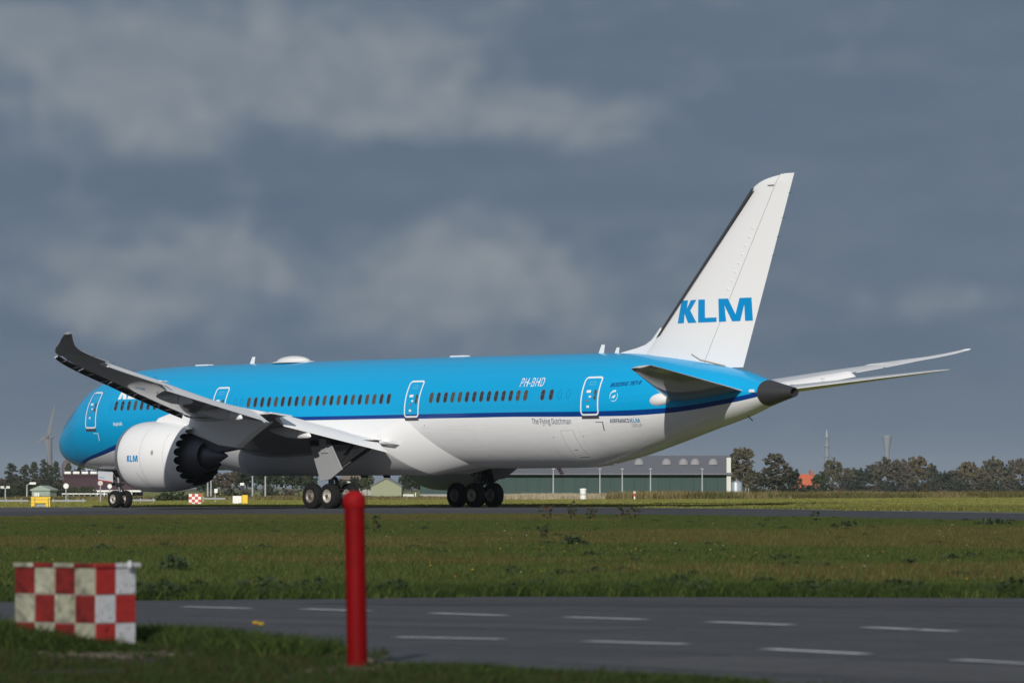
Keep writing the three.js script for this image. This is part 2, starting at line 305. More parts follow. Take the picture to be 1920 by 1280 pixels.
function livery(s0, s1, lettering, W = 2048, H = 1024) {
  const cv = document.createElement('canvas'); cv.width = W; cv.height = H; const c = cv.getContext('2d');
  const px = W / (s1 - s0), X = s => (s - s0) * px, V = (s, y) => thetaOf(s, y) / Math.PI * H;
  for (let i = 0; i < W; i++) {
    const s = s0 + (i + 0.5) / px, v0 = V(s, navyTop(s)), v1 = V(s, navyBot(s));
    c.fillStyle = '#00a2da'; c.fillRect(i, 0, 1, H);
    if (s > 2.0) { c.fillStyle = '#ecedee'; c.fillRect(i, v1, 1, H - v1); c.fillStyle = '#003a86'; c.fillRect(i, v0, 1, v1 - v0); }
  }
  // barrel joints, skin panel edges, rivet lines and light soiling
  { let q = 7 + Math.round(s0); const r = () => (q = (q * 16807) % 2147483647) / 2147483647;
    for (let s = Math.ceil(s0 / 1.55) * 1.55; s < s1; s += 1.55) { c.fillStyle = 'rgba(20,40,60,0.035)'; c.fillRect(X(s), 0, 1, H); }
    for (const y of [7.6, 7.0, 6.35, 5.2, 3.9, 3.2, 2.6]) { c.strokeStyle = 'rgba(20,40,60,0.05)'; c.lineWidth = 1; c.beginPath(); for (let s = s0; s < s1; s += 0.5) c[s === s0 ? 'moveTo' : 'lineTo'](X(s), V(s, y)); c.stroke(); }
    for (let k = 0; k < 260; k++) { const s = s0 + r() * (s1 - s0), y = 2.2 + r() * 2.2; if (s < 6) continue; c.fillStyle = `rgba(90,84,74,${0.02 + 0.05 * r()})`; c.fillRect(X(s), V(s, y), px * (0.3 + 2.2 * r()), 1 + 3 * r()); }
    for (let k = 0; k < 12; k++) { const s = s0 + r() * (s1 - s0), y = 2.3 + r() * 1.4; if (s < 6) continue; c.strokeStyle = 'rgba(80,82,86,0.14)'; c.lineWidth = 1; c.strokeRect(X(s), V(s, y), px * (0.15 + 0.35 * r()), 14 + 22 * r()); } }
  c.lineWidth = 1;
  for (const s of [12.2, 20.0, 26.2, 33.6, 46.6, 48.9, 55.2]) { if (s < s0 || s > s1) continue; c.strokeStyle = 'rgba(40,50,60,0.16)'; c.beginPath(); c.moveTo(X(s), 0); c.lineTo(X(s), H); c.stroke(); }
  const line = (pts, col, w) => { c.strokeStyle = col; c.lineWidth = w; c.beginPath(); pts.forEach(([s, y], i) => c[i ? 'lineTo' : 'moveTo'](X(s), V(s, y))); c.stroke(); };
  const text = (str, s, y, h, col, font, w, slant = 0, y2 = y) => {   // baseline start at s,y ; cap height h metres ; length w metres
    const vy = Math.abs(V(s, y + h) - V(s, y)) / h; c.save(); c.font = font.replace('$', '100px'); const wt = c.measureText(str).width;
    c.setTransform(w * px / wt, (V(s + w, y2) - V(s, y)) / wt, -slant * px * h / 72, h * vy / 72, X(s), V(s, y)); c.fillStyle = col; c.fillText(str, 0, 0); c.restore(); c.setTransform(1, 0, 0, 1, 0, 0);
  };
  if (lettering) {
    const poly = (P, s, y, k, col) => { c.fillStyle = col; c.beginPath(); P.forEach(([a, b], i) => c[i ? 'lineTo' : 'moveTo'](X(s + a * k), V(s + a * k, y + b * k * 1.0))); c.closePath(); c.fill(); };
    if (s0 < 9) {
      for (const P of [letterK, letterL, letterM]) poly(P, 9.38, 6.09, 0.62, '#f2f3f4');
      line([[7.08, 4.21], [7.57, 4.2], [7.52, 3.78]], '#e8eef2', 4);
      for (const s of [8.87, 20.6, 21.15]) { const a = V(s, 5.96), b = V(s, 5.48); c.strokeStyle = 'rgba(0,70,130,0.55)'; c.lineWidth = 2; c.beginPath(); c.ellipse(X(s), (a + b) / 2, 0.125 * px, (b - a) / 2, 0, 0, 7); c.stroke(); }
    } else {
      { const cs = 51.55, cy = 5.58, vy = Math.abs(V(cs, cy + 0.3) - V(cs, cy - 0.3)) / 0.6; c.save(); c.setTransform(px, 0, 0, vy, X(cs), V(cs, cy)); c.strokeStyle = '#eef2f4'; c.fillStyle = '#eef2f4';
        c.lineWidth = 0.028; c.beginPath(); c.arc(0, 0, 0.25, -0.6, 2.2); c.stroke();
        for (let k = 0; k < 7; k++) { const a = 2.75 + k * 0.36; c.beginPath(); c.arc(Math.cos(a) * 0.26, Math.sin(a) * 0.26, 0.022 + 0.006 * k, 0, 7); c.fill(); }
        c.beginPath(); c.moveTo(-0.17, 0.06); c.quadraticCurveTo(-0.02, -0.02, 0.14, -0.1); c.quadraticCurveTo(0.02, 0.0, 0.14, 0.0); c.quadraticCurveTo(0.0, 0.06, 0.0, 0.14); c.quadraticCurveTo(-0.05, 0.05, -0.17, 0.06); c.fill(); c.restore(); c.setTransform(1, 0, 0, 1, 0, 0); }
      line([[50.17, 4.3], [50.66, 4.3], [50.58, 3.87]], '#2a3350', 4);
      for (const s of [47.69, 48.32]) { const a = V(s, 5.96), b = V(s, 5.48); c.strokeStyle = 'rgba(0,70,130,0.6)'; c.lineWidth = 2; c.beginPath(); c.ellipse(X(s), (a + b) / 2, 0.125 * px, (b - a) / 2, 0, 0, 7); c.stroke(); }
      line([[47.62, 2.62], [47.6, 3.9], [48.5, 3.92], [48.5, 2.65]], 'rgba(90,95,100,0.45)', 2); line([[47.75, 2.55], [48.45, 2.58]], 'rgba(30,32,36,0.9)', 5); line([[47.9, 2.92], [48.15, 2.93]], 'rgba(40,42,46,0.85)', 4);
      for (const [s, y] of [[46.9, 3.6], [49.0, 3.62], [36.9, 4.32]]) { c.fillStyle = 'rgba(50,52,58,0.8)'; c.fillRect(X(s), V(s, y), 4, 6); }
    }
  }
  const t = new THREE.CanvasTexture(cv); t.colorSpace = THREE.SRGBColorSpace; t.flipY = false; t.magFilter = THREE.LinearFilter; t.anisotropy = 8; return t;
}
const wavy = (rx, ry) => { const t = noiseTexture(256, (u, v) => { const k = 0.5 + 0.35 * tile(u, v, 7, 91) + 0.2 * tile(u, v, 19, 92); return [k, k, k]; }, false); t.repeat.set(rx, ry); return t; };   // slight quilting of the skin
const skinFwd = paint(0xffffff, { map: livery(0, SPLIT, true), bumpMap: wavy(9, 2.5), bumpScale: 0.006 }), skinAft = paint(0xffffff, { map: livery(SPLIT, TAILCUT, true), bumpMap: wavy(7.5, 2.5), bumpScale: 0.006 }), skinFar = paint(0xffffff, { map: livery(0, TAILCUT, false, 2048, 512) });
function hull(s0, s1, side, n, uv0 = s0, uv1 = s1, th0 = 0, th1 = Math.PI, off = 0, m = 48, ease = 1) {
  const rings = [];
  for (let i = 0; i <= n; i++) { const s = s0 + (s1 - s0) * Math.pow(i / n, ease), r = []; for (let j = 0; j <= m; j++) { const th = th0 + (th1 - th0) * j / m, p = skin(s, th, off); r.push([p[0], p[1], p[2] * side]); } rings.push(r); }
  const g = loft(rings, { wrap: false, uv: (i, j) => [((rings[i][j][0]) - uv0) / (uv1 - uv0), (th0 + (th1 - th0) * j / m) / Math.PI] });
  if (side > 0) { const I = g.index.array; for (let k = 0; k < I.length; k += 3) { const t = I[k + 1]; I[k + 1] = I[k + 2]; I[k + 2] = t; } }
  g.computeVertexNormals();
  // exact crown and keel normals and matching joints between lengths
  const N = g.attributes.normal;
  for (let i = 0; i <= n; i++) for (const j of [0, m]) { const k = i * (m + 1) + j; const v = new THREE.Vector3(N.getX(k), N.getY(k), th0 === 0 && th1 === Math.PI ? 0 : N.getZ(k)).normalize(); N.setXYZ(k, v.x, v.y, v.z); }
  return g;
}
const fuselage = new THREE.Group(); fuselage.name = 'fuselage'; airliner.add(fuselage);
part(fuselage, 'forward_hull', hull(0.0, SPLIT, 1, 150, 0, SPLIT, 0, Math.PI, 0, 56, 1.6), skinFwd);
part(fuselage, 'aft_hull', hull(SPLIT, TAILCUT, 1, 90, SPLIT, TAILCUT, 0, Math.PI, 0, 56), skinAft);
part(fuselage, 'starboard_hull', hull(0.0, TAILCUT, -1, 200, 0, TAILCUT, 0, Math.PI, 0, 48, 1.4), skinFar);

// closed curve in (s,y) turned into a thin plate lying on the skin
function skinShape(pts, off, depth = 0) {
  const sh = new THREE.Shape(pts.map(p => new THREE.Vector2(...p))), g = new THREE.ShapeGeometry(sh), p = g.attributes.position;
  for (let i = 0; i < p.count; i++) { const q = skinY(p.getX(i), p.getY(i), off); p.setXYZ(i, ...q); }
  g.computeVertexNormals(); const nn = g.attributes.normal; for (let i = 0; i < nn.count; i++) if (nn.getZ(i) < 0) nn.setXYZ(i, -nn.getX(i), -nn.getY(i), -nn.getZ(i));
  return g;
}
function roundRect(s0, y0, s1, y1, r, k = 6) {
  const P = []; for (const [cx, cy, a] of [[s1 - r, y1 - r, 0], [s0 + r, y1 - r, 1], [s0 + r, y0 + r, 2], [s1 - r, y0 + r, 3]]) for (let i = 0; i <= k; i++) { const t = (a + i / k) * Math.PI / 2; P.push([cx + r * Math.cos(t), cy + r * Math.sin(t)]); } return P;
}
const dense = P => { const o = []; P.forEach((p, i) => { const q = P[(i + 1) % P.length], n = Math.max(1, Math.ceil(Math.hypot(q[0] - p[0], q[1] - p[1]) / 0.12)); for (let k = 0; k < n; k++) o.push([lerp(p[0], q[0], k / n), lerp(p[1], q[1], k / n)]); }); return o; };
function skinBand(P, w, off) {                                  // band of width w centred on a closed line
  const D = dense(P), n = D.length, cx = D.reduce((a, p) => a + p[0] / n, 0), cy = D.reduce((a, p) => a + p[1] / n, 0);
  const rings = [1, -1].map(k => D.map((p, i) => { const a = D[(i + n - 1) % n], b = D[(i + 1) % n], dx = b[0] - a[0], dy = b[1] - a[1], l = Math.hypot(dx, dy); return skinY(p[0] + k * dy / l * w / 2, p[1] - k * dx / l * w / 2, off); }));
  const g = loft(rings); g.computeVertexNormals(); const nn = g.attributes.normal; for (let i = 0; i < nn.count; i++) if (nn.getZ(i) < 0) nn.setXYZ(i, -nn.getX(i), -nn.getY(i), -nn.getZ(i)); return g;
}
const fontBold = await new FontLoader().loadAsync('fonts/droid/droid_sans_bold.typeface.json'), fontPlain = await new FontLoader().loadAsync('fonts/droid/droid_sans_regular.typeface.json');
function lettering(str, font, s, y, h, w, mat, slant = 0, y2 = y) {   // start of the baseline, capital height, length
  const gs = font.generateShapes(str, 1).map(q => new THREE.ShapeGeometry(q, 4)), all = merge(gs), p = all.attributes.position; all.computeBoundingBox(); const bb = all.boundingBox, cap = 0.72;
  for (let i = 0; i < p.count; i++) { const a = (p.getX(i) - bb.min.x) / (bb.max.x - bb.min.x), v = p.getY(i) / cap * h; p.setXYZ(i, ...skinY(s + a * w + slant * v, lerp(y, y2, a) + v, 0.011)); }
  all.computeVertexNormals(); const nn = all.attributes.normal; for (let i = 0; i < nn.count; i++) if (nn.getZ(i) < 0) nn.setXYZ(i, -nn.getX(i), -nn.getY(i), -nn.getZ(i));
  part(fuselage, 'lettering', all, mat);
}
M.textNavy = paint(lin(0.012, 0.028, 0.10)); M.textBlue = paint(lin(0.004, 0.03, 0.19)); M.textSky = paint(lin(0.01, 0.24, 0.48)); M.textGrey = paint(lin(0.27, 0.31, 0.37));
lettering('Bougainville', fontBold, 9.28, 4.62, 0.14, 0.85, M.letterWhite); lettering('PH-BHD', fontPlain, 44.42, 6.16, 0.32, 1.84, M.letterWhite, -0.08);
lettering('The Flying Dutchman', fontPlain, 45.62, 4.27, 0.2, 2.9, M.textNavy, 0, 4.23); lettering('BOEING 787-9', fontBold, 51.2, 6.03, 0.15, 1.95, M.textBlue, 0.35, 6.13);
lettering('AIRFRANCE', fontBold, 51.16, 4.26, 0.14, 1.22, M.textNavy); lettering('KLM', fontBold, 52.43, 4.26, 0.14, 0.6, M.textSky); lettering('GROUP', fontPlain, 52.42, 4.05, 0.11, 0.62, M.textGrey);
function addWindow(s, lit) {
  const w = part(fuselage, 'cabin_window', skinShape(roundRect(s - 0.125, 5.47, s + 0.125, 5.98, 0.124, 5), 0.009), lit ? M.shade : M.pane);
  part(w, 'window_frame', skinBand(roundRect(s - 0.14, 5.455, s + 0.14, 5.995, 0.139, 5), 0.035, 0.012), M.windowRim);
}
M.windowRim = paint(lin(0.10, 0.14, 0.18));
for (let s = 9.41, k = 0; s < 18.3; s += 0.626, k++) addWindow(s, k % 4 === 3);
for (let k = 0; k < 21; k++) addWindow(21.8 + k * 0.608, [0, 4, 8, 9, 11, 13, 15, 17, 18].includes(k));
for (let k = 0; k < 14; k++) addWindow(37.5 + k * 0.5825, [0, 3, 4, 12, 13].includes(k));
addWindow(46.4, false); addWindow(47.05, false);
function addDoor(s0, s1, y0, y1, full, fwd) {
  const P = roundRect(s0, y0, s1, y1, 0.16);
  const g = new THREE.Group(); g.name = 'cabin_door'; airliner.add(g);
  const n = 14, rings = []; for (let i = 0; i <= 3; i++) { const r = []; for (let j = 0; j <= n; j++) r.push(skinY(lerp(s0 + 0.03, s1 - 0.03, i / 3), lerp(y1 - 0.03, y0 + 0.03, j / n), 0.006)); rings.push(r); }
  const u0 = fwd ? 0 : SPLIT, u1 = fwd ? SPLIT : TAILCUT;
  const gg = loft(rings, { wrap: false, uv: (i, j) => [(rings[i][j][0] - u0) / (u1 - u0), thetaOf(rings[i][j][0], lerp(y1 - 0.03, y0 + 0.03, j / n)) / Math.PI] });
  const I = gg.index.array; for (let k = 0; k < I.length; k += 3) { const t = I[k + 1]; I[k + 1] = I[k + 2]; I[k + 2] = t; } gg.computeVertexNormals();
  part(g, 'door_panel', gg, fwd ? skinFwd : skinAft);
  part(g, 'door_outline', skinBand(P, 0.085, 0.014), M.letterWhite);
  if (full) {
    const c = (s0 + s1) / 2, w = s1 - s0;
    part(g, 'door_window', skinShape(roundRect(s1 - 0.33, 5.42, s1 - 0.15, 5.92, 0.085, 4), 0.016), M.shade);
    part(g, 'door_sill', (() => { const r = skinShape(dense([[s0 + 0.02, y0 - 0.2], [s1 + 0.02, y0 - 0.2], [s1 + 0.02, y0 - 0.065], [s0 + 0.02, y0 - 0.065]]), 0.02); return r; })(), M.sill);
    for (const [a, b, ww, hh, m] of [[c - 0.12, 5.84, 0.3, 0.13, M.letterWhite], [c + 0.02, 5.58, 0.16, 0.09, M.letterWhite], [c - 0.14, 5.38, 0.14, 0.07, M.red], [c - 0.1, 5.08, 0.18, 0.11, M.letterWhite]])
      part(g, 'door_placard', skinShape(dense([[a - ww / 2, b - hh / 2], [a + ww / 2, b - hh / 2], [a + ww / 2, b + hh / 2], [a - ww / 2, b + hh / 2]]), 0.018), m);
  }
  part(g, 'vent_panel', skinBand(roundRect((s0 + s1) / 2 - 0.2, y1 - 0.36, (s0 + s1) / 2 + 0.2, y1 - 0.22, 0.03, 2), 0.02, 0.014), M.ventLine);
}
M.ventLine = paint(lin(0.25, 0.55, 0.75));
addDoor(6.33, 7.45, 4.53, 6.5, true, true); addDoor(18.55, 19.67, 4.72, 6.56, true, true); addDoor(35.4, 36.52, 4.76, 6.6, true, false); addDoor(49.32, 50.5, 4.68, 6.54, true, false);
{ // flight deck glazing
  for (const side of [1, -1]) {
    const P = [[2.15, 4.62], [3.05, 5.35], [3.75, 5.62], [3.85, 5.3], [3.2, 4.95], [2.6, 4.55]], g = skinShape(dense(P), 0.012); part(fuselage, 'flight_deck_window', side > 0 ? g : mirrorZ(g), M.pane);
  }
}
// tail cone with the auxiliary exhaust
{
  const rings = []; for (let i = 0; i <= 10; i++) { const s = 60.24 + i * 0.176, r = []; for (let j = 0; j < 36; j++) { const th = j / 36 * Math.PI * 2, c = section(s), o = 0.012; r.push([s + 0.22 * Math.cos(th) * (i < 1 ? 1 : 0) * 0 - (i === 0 ? 0.25 * Math.max(0, -Math.cos(th)) * 0 : 0), c.yc + (c.hh + o) * Math.cos(th), (c.hw + o) * Math.sin(th)]); } rings.push(r); }
  const end = section(62.0); for (const [s, k] of [[62.0, 0.86], [61.5, 0.8], [61.1, 0.78]]) { const r = []; for (let j = 0; j < 36; j++) { const th = j / 36 * Math.PI * 2; r.push([s, end.yc + end.hh * k * Math.cos(th), end.hw * k * Math.sin(th)]); } rings.push(r); }
  part(airliner, 'tail_cone', loft(rings, { crease: 0.7 }), M.cone);
  const b = []; for (let j = 0; j < 24; j++) { const th = j / 24 * Math.PI * 2; b.push([61.15, end.yc + 0.2 * Math.cos(th), 0.2 * Math.sin(th)]); }
  part(airliner, 'exhaust_duct', loft([b, b.map(p => [p[0] + 0.5, p[1], p[2]])], { capA: true }), std(lin(0.18, 0.15, 0.12), 0.7));
  part(airliner, 'tail_light', new RoundedBoxGeometry(0.34, 0.16, 0.12, 2, 0.04).translate(...skinY(59.98, 5.69, 0.04)), M.letterWhite);
}
console.log('fuselage done');

// belly fairing between the wings: the skin swelled outward, tapering to a crease line aft
{
  const rings = [], n = 150, m = 60;
  const endS = y => lerp(38.6, 35.3, Math.min(1, Math.max(0, (y - 2.3) / 2.45)));
  for (let i = 0; i <= n; i++) {
    const s = 16.4 + (38.9 - 16.4) * i / n, r = [];
    for (let j = -m; j <= m; j++) {
      const th = Math.PI - (j / m) * 1.62, c = section(s), y = c.yc + c.hh * Math.cos(th);
      const aft = Math.min(0.66, 0.18 * (endS(y) - s)), fore = 0.16 * (s - 16.5 - 0.8 * Math.max(0, y - 2.2)), up = 0.75 * (4.66 - y);
      const o = Math.min(aft, fore, up * 1.1 + 0.02, 0.5 + 0.14 * Math.sin(th)) , bottom = sstep(2.75, 3.14, Math.abs(th - 0) > Math.PI ? 2 * Math.PI - th : th);
      const p = skin(s, th, Math.max(-0.05, o * (1 - 0.55 * bottom))); r.push(p);
    }
    rings.push(r);
  }
  const g = loft(rings, { wrap: false }); const I = g.index.array; for (let k = 0; k < I.length; k += 3) { const t = I[k + 1]; I[k + 1] = I[k + 2]; I[k + 2] = t; } g.computeVertexNormals();
  part(airliner, 'belly_fairing', toCreasedNormals(g, 0.12), M.white);
}

// wings
const yWing = pchip([0, 3.2, 6, 9.3, 11, 15, 20, 25, 27.5, 28.3, 29, 29.6, 30.06], [3.1, 3.35, 4.02, 4.725, 4.944, 5.50, 6.30, 7.21, 7.70, 7.90, 8.08, 8.27, 8.46]);
const leWing = pchip([0, 3, 10, 20, 27.3, 28.3, 29, 29.6, 30.06], [19.15, 21.3, 26.36, 33.58, 38.8, 40.15, 41.45, 42.5, 43.4]);
const teWing = pchip([0, 3, 9.5, 20, 27.5, 28.3, 29, 29.6, 30.06], [35.1, 34.9, 34.1, 38.31, 41.32, 41.9, 42.7, 43.45, 44.05]);
const tcWing = z => lerp(0.135, 0.095, Math.min(1, z / 16)) * (z > 27.5 ? lerp(1, 0.7, (z - 27.5) / 2.6) : 1);
const naca = (u, t) => 5 * t * (0.2969 * Math.sqrt(u) - 0.126 * u - 0.3516 * u * u + 0.2843 * u ** 3 - 0.1036 * u ** 4);
function foil(le, te, y, t, z, uE = 1, n = 18, lowK = 0.78, dy = 0) {
  const r0 = foil0(le, te, y, t, z, uE, n, lowK), c = te - le; if (dy) for (const p of r0) p[1] += dy * (p[0] - le) / c; return r0;
}
function foil0(le, te, y, t, z, uE, n, lowK) {
  const c = te - le, r = [];
  for (let i = 0; i <= n; i++) { const u = uE * (0.5 + 0.5 * Math.cos(Math.PI * i / n)); r.push([le + u * c, y + naca(u, t) * c + 0.012 * c * Math.sin(Math.PI * u), z]); }
  for (let i = 1; i <= n; i++) { const u = uE * (0.5 - 0.5 * Math.cos(Math.PI * i / n)); r.push([le + u * c, y - lowK * naca(u, t) * c + 0.012 * c * Math.sin(Math.PI * u) + 0.012 * c * sstep(0.6, 1, u), z]); }
  return r;
}
function skins(rings, n = 18) {                                // upper skin with the blunt rear face and end caps, lower skin
  const up = loft(rings.map(r => r.slice(0, n + 1)), { wrap: false, crease: 0.9 }), low = loft(rings.map(r => r.slice(n)), { wrap: false, crease: 0.9 });
  const back = loft(rings.map(r => [r[r.length - 1], r[0]]), { wrap: false, crease: 0.6 }), capA = loft([rings[0], rings[0].map(p => [...p])], { capA: true }), capB = loft([rings[rings.length - 1], rings[rings.length - 1].map(p => [...p])], { capB: true });
  return { up: merge([up, back, capA, capB]), low };
}
const hingeU = z => z < 9.4 ? lerp(0.876, 0.83, (z - 3.2) / 6.1) : lerp(0.753, 0.777, (z - 11) / 9);
const FLAPS = [[3.25, 9.3], [10.7, 20.3], [20.5, 25.2]];
const SLATS = [[4.2, 8.4], [11.3, 14.4], [14.5, 17.6], [17.7, 20.8], [20.9, 24.0], [24.1, 27.1]];
const setback = z => (z > 4.1 && z < 8.5) || (z > 11.2 && z < 27.2) ? 0.34 : 0;
const inFlap = z => FLAPS.some(([a, b]) => z >= a && z <= b);
function wingGeometry() {
  const zs = []; const add = (a, b, n, f) => { for (let i = 0; i <= n; i++) zs.push([lerp(a, b, i / n), f]); };
  add(2.2, 3.25, 2, 1); add(3.25, 4.1, 2, 0); add(4.11, 8.49, 8, 0); add(8.5, 9.3, 2, 0); add(9.3, 10.7, 2, 1); add(10.7, 11.2, 1, 0); add(11.21, 20.3, 16, 0); add(20.3, 20.5, 1, 1); add(20.5, 25.2, 8, 0); add(25.2, 27.19, 4, 1); add(27.2, 27.5, 1, 1); add(27.6, 30.06, 12, 1);
  const rings = zs.map(([z, full]) => { const sb = setback(z), le = leWing(z) + sb, te = teWing(z), u = full ? 1 : (hingeU(z) * (te - leWing(z)) - sb) / (te - le); return foil(le, te, yWing(z), tcWing(z), z, u); });
  return skins(rings);
}
function flapGeometry(a, b, drop) {
  const rings = [];
  for (let i = 0; i <= 10; i++) {
    const z = lerp(a, b, i / 10), le = leWing(z), te = teWing(z), c = te - le, u = hingeU(z), y = yWing(z), sh = le + u * c, yh = y + naca(u, tcWing(z)) * c + 0.012 * c * Math.sin(Math.PI * u);
    const [st, yt] = drop(z), th = lerp(0.42, 0.2, Math.min(1, z / 20));
    const r = [[sh - 0.02, yh - 0.03, z], [lerp(sh, st, 0.35), lerp(yh, yt, 0.35) + 0.07, z], [lerp(sh, st, 0.7), lerp(yh, yt, 0.7) + 0.05, z], [st, yt + 0.015, z], [st, yt - 0.015, z], [lerp(sh, st, 0.6), lerp(yh - th, yt, 0.6) - 0.03, z], [sh - 0.05, yh - th, z], [sh - 0.2, yh - th * 0.6, z]];
    rings.push(r);
  }
  return loft(rings, { capA: true, capB: true, crease: 0.6 });
}
const inDrop = z => [lerp(34.5, 33.35, (z - 3.2) / 6.1), lerp(2.9, 4.3, (z - 3.2) / 6.1)];
const outDrop = z => [lerp(34.15, 38.05, (z - 11) / 9), lerp(4.50, 5.92, (z - 11) / 9)];
function slatGeometry(a, b, cove) {
  const rings = [];
  for (let i = 0; i <= 8; i++) {
    const z = lerp(a, b, i / 8), le = leWing(z) - 0.27, c = teWing(z) - leWing(z), y = yWing(z) - 0.12, t = tcWing(z), r = [], f = (u, k) => [le + u * c, y + k * naca(u, t) * c, z];
    if (!cove) { for (const u of [0.15, 0.11, 0.07, 0.04, 0.02, 0.007, 0]) r.push(f(u, 0.97)); for (const u of [0.006, 0.018, 0.03]) r.push(f(u, -0.7)); r.push([le + 0.035 * c, y - naca(0.03, t) * c * 0.6, z], [le + 0.022 * c, y - naca(0.012, t) * c * 0.4, z]); for (const u of [0.02, 0.05, 0.09]) r.push([le + u * c + 0.02, y + naca(u, t) * c * 0.97 - 0.05, z]); }
    else { r.push([le + 0.03 * c, y - naca(0.024, t) * c * 0.5, z], [le + 0.024 * c, y - 0.02, z]); for (const u of [0.022, 0.05, 0.09, 0.14]) r.push([le + u * c + 0.025, y + naca(u, t) * c * 0.97 - 0.058, z]); }
    rings.push(r);
  }
  return cove ? loft(rings, { wrap: false }) : loft(rings, { capA: true, capB: true, crease: 0.7 });
}
function trackFairing(s, y, z, len) {                          // straight canoe under the wing
  const rings = [], n = 14, s1 = s - 0.95, y1 = y + 0.22;
  for (let i = 0; i <= n; i++) { const t = i / n, w = 0.27 * Math.pow(Math.min(1, t * 1.5 + 0.003), 0.6), r = []; for (let j = 0; j < 18; j++) { const a = j / 18 * Math.PI * 2; r.push([s1 - len * (1 - t), y1 + 0.16 * (1 - t) + Math.cos(a) * w * 1.2, z + Math.sin(a) * w * 0.8]); } rings.push(r); }
  return loft(rings, { capA: true, capB: true, crease: 0.8 });
}
function trackTail(s, y, z) {                                   // its drooped rear cone
  const rings = [], n = 8, s1 = s - 0.92, y1 = y + 0.2;
  for (let i = 0; i <= n; i++) { const t = i / n, w = 0.265 * Math.sqrt(Math.max(0, 1 - t * t * 0.99)) * (1 - 0.35 * t) + 0.004, r = []; for (let j = 0; j < 18; j++) { const a = j / 18 * Math.PI * 2; r.push([lerp(s1, s, t) + Math.cos(a) * w * 0.5, lerp(y1, y, t * t * 0.35 + t * 0.65) + Math.cos(a) * w * 1.1, z + Math.sin(a) * w * 0.8]); } rings.push(r); }
  return loft(rings, { capA: true, capB: true });
}
const wingG = wingGeometry(), flapIn = flapGeometry(3.3, 9.25, inDrop), flapOut = flapGeometry(10.75, 20.25, outDrop), aileronG = flapGeometry(20.55, 25.15, z => [teWing(z) - 0.05, yWing(z) - 0.2]);
for (const side of [1, -1]) {
  const F = g => side > 0 ? g : mirrorZ(g), w = part(airliner, 'wing', F(wingG.up), M.wing, side > 0 ? 'near wing with drooped flaps and upswept tip' : 'far wing showing beyond the tail'); part(w, 'lower_skin', F(wingG.low), M.wingUnderShaded);
  part(w, 'flap', F(flapIn), M.flap); part(w, 'flap', F(flapOut), M.flap); part(w, 'aileron', F(aileronG), M.flap);
  for (const [a, b] of SLATS) {
    const sl = part(w, 'slat', F(slatGeometry(a, b, false)), M.wing); part(w, 'slat_cove_shade', F(slatGeometry(a + 0.02, b - 0.02, true)), M.dark);  // cove skin painted dark to stand for the shade in the gap
    for (const z of [lerp(a, b, 0.25), lerp(a, b, 0.75)]) part(w, 'slat_track', F(tube([leWing(z) + 0.5, yWing(z) - 0.1, z], [leWing(z) - 0.1, yWing(z) - 0.14, z], 0.035, 0.035, 8)), M.silver);
  }
  for (const [s, y, z, len] of [[33.75, 3.74, 7.8, 2.6], [35.3, 4.64, 13.4, 2.5], [36.75, 5.40, 17.6, 2.2]]) { part(w, 'flap_track_fairing', F(trackFairing(s, y, z, len)), M.wing); part(w, 'fairing_tail', F(trackTail(s, y, z)), M.flap); }
  part(w, 'wing_tip_cap', F(loft([foil(43.38, 44.06, 8.455, 0.07, 30.05), foil(43.52, 44.12, 8.50, 0.05, 30.1), foil(43.75, 44.15, 8.53, 0.03, 30.13)], { capA: true, capB: true })), M.letterWhite);
  for (const z of [21.5, 23.2, 24.9, 26.6]) part(w, 'static_wick', F(tube([teWing(z) - 0.05, yWing(z) + 0.02, z], [teWing(z) + 0.28, yWing(z) + 0.02, z], 0.012, 0.006, 5)), M.dark);
}
// horizontal and vertical tail
for (const side of [1, -1]) {
  const rings = []; for (let i = 0; i <= 14; i++) { const t = i / 14, z = lerp(0.9, 9.75, t); rings.push(foil(lerp(54.1, 61.1, t), lerp(59.35, 62.68, t), lerp(5.28, 6.66, t), lerp(0.105, 0.085, t), z, 1, 14, 1, lerp(0.40, 0.11, t))); }
  for (const [z, a, b] of [[9.86, 61.4, 62.72], [9.93, 61.8, 62.74]]) rings.push(foil(a, b, 6.70, 0.07, z, 1, 14, 1, 0.1));
  const g = skins(rings, 14);
  const st = part(airliner, 'horizontal_stabiliser', side > 0 ? g.up : mirrorZ(g.up), M.wing); part(st, 'lower_skin', side > 0 ? g.low : mirrorZ(g.low), M.wingUnderShaded);
  const e = [], el = []; for (let i = 0; i <= 10; i++) { const t = lerp(0.1, 0.93, i / 10), z = lerp(0.9, 9.75, t), le = lerp(54.1, 61.1, t), te = lerp(59.35, 62.68, t), c = te - le, y = lerp(5.28, 6.66, t), dy = lerp(0.40, 0.11, t), cam = u => 0.012 * c * Math.sin(Math.PI * u) + dy * u; e.push([[te + 0.01, y + dy + 0.012, z], [le + 0.73 * c, y + naca(0.73, 0.1) * c + cam(0.73) + 0.012, z]]); el.push([[le + 0.73 * c, y - naca(0.73, 0.1) * c + cam(0.73) - 0.002, z], [te + 0.01, y + dy + 0.002, z]]); }
  const eg = loft(e, { wrap: false }), lg = loft(el, { wrap: false }), ev = part(st, 'elevator', side > 0 ? eg : mirrorZ(eg), M.wing); part(st, 'elevator_underside', side > 0 ? lg : mirrorZ(lg), M.wingUnderShaded);
  const lump = new THREE.SphereGeometry(1, 20, 14); lump.scale(0.85, 0.34, 0.3); lump.rotateZ(0.1); lump.translate(54.35, 5.36, 1.95); part(st, 'root_fairing', side > 0 ? lump : mirrorZ(lump), M.white);
}
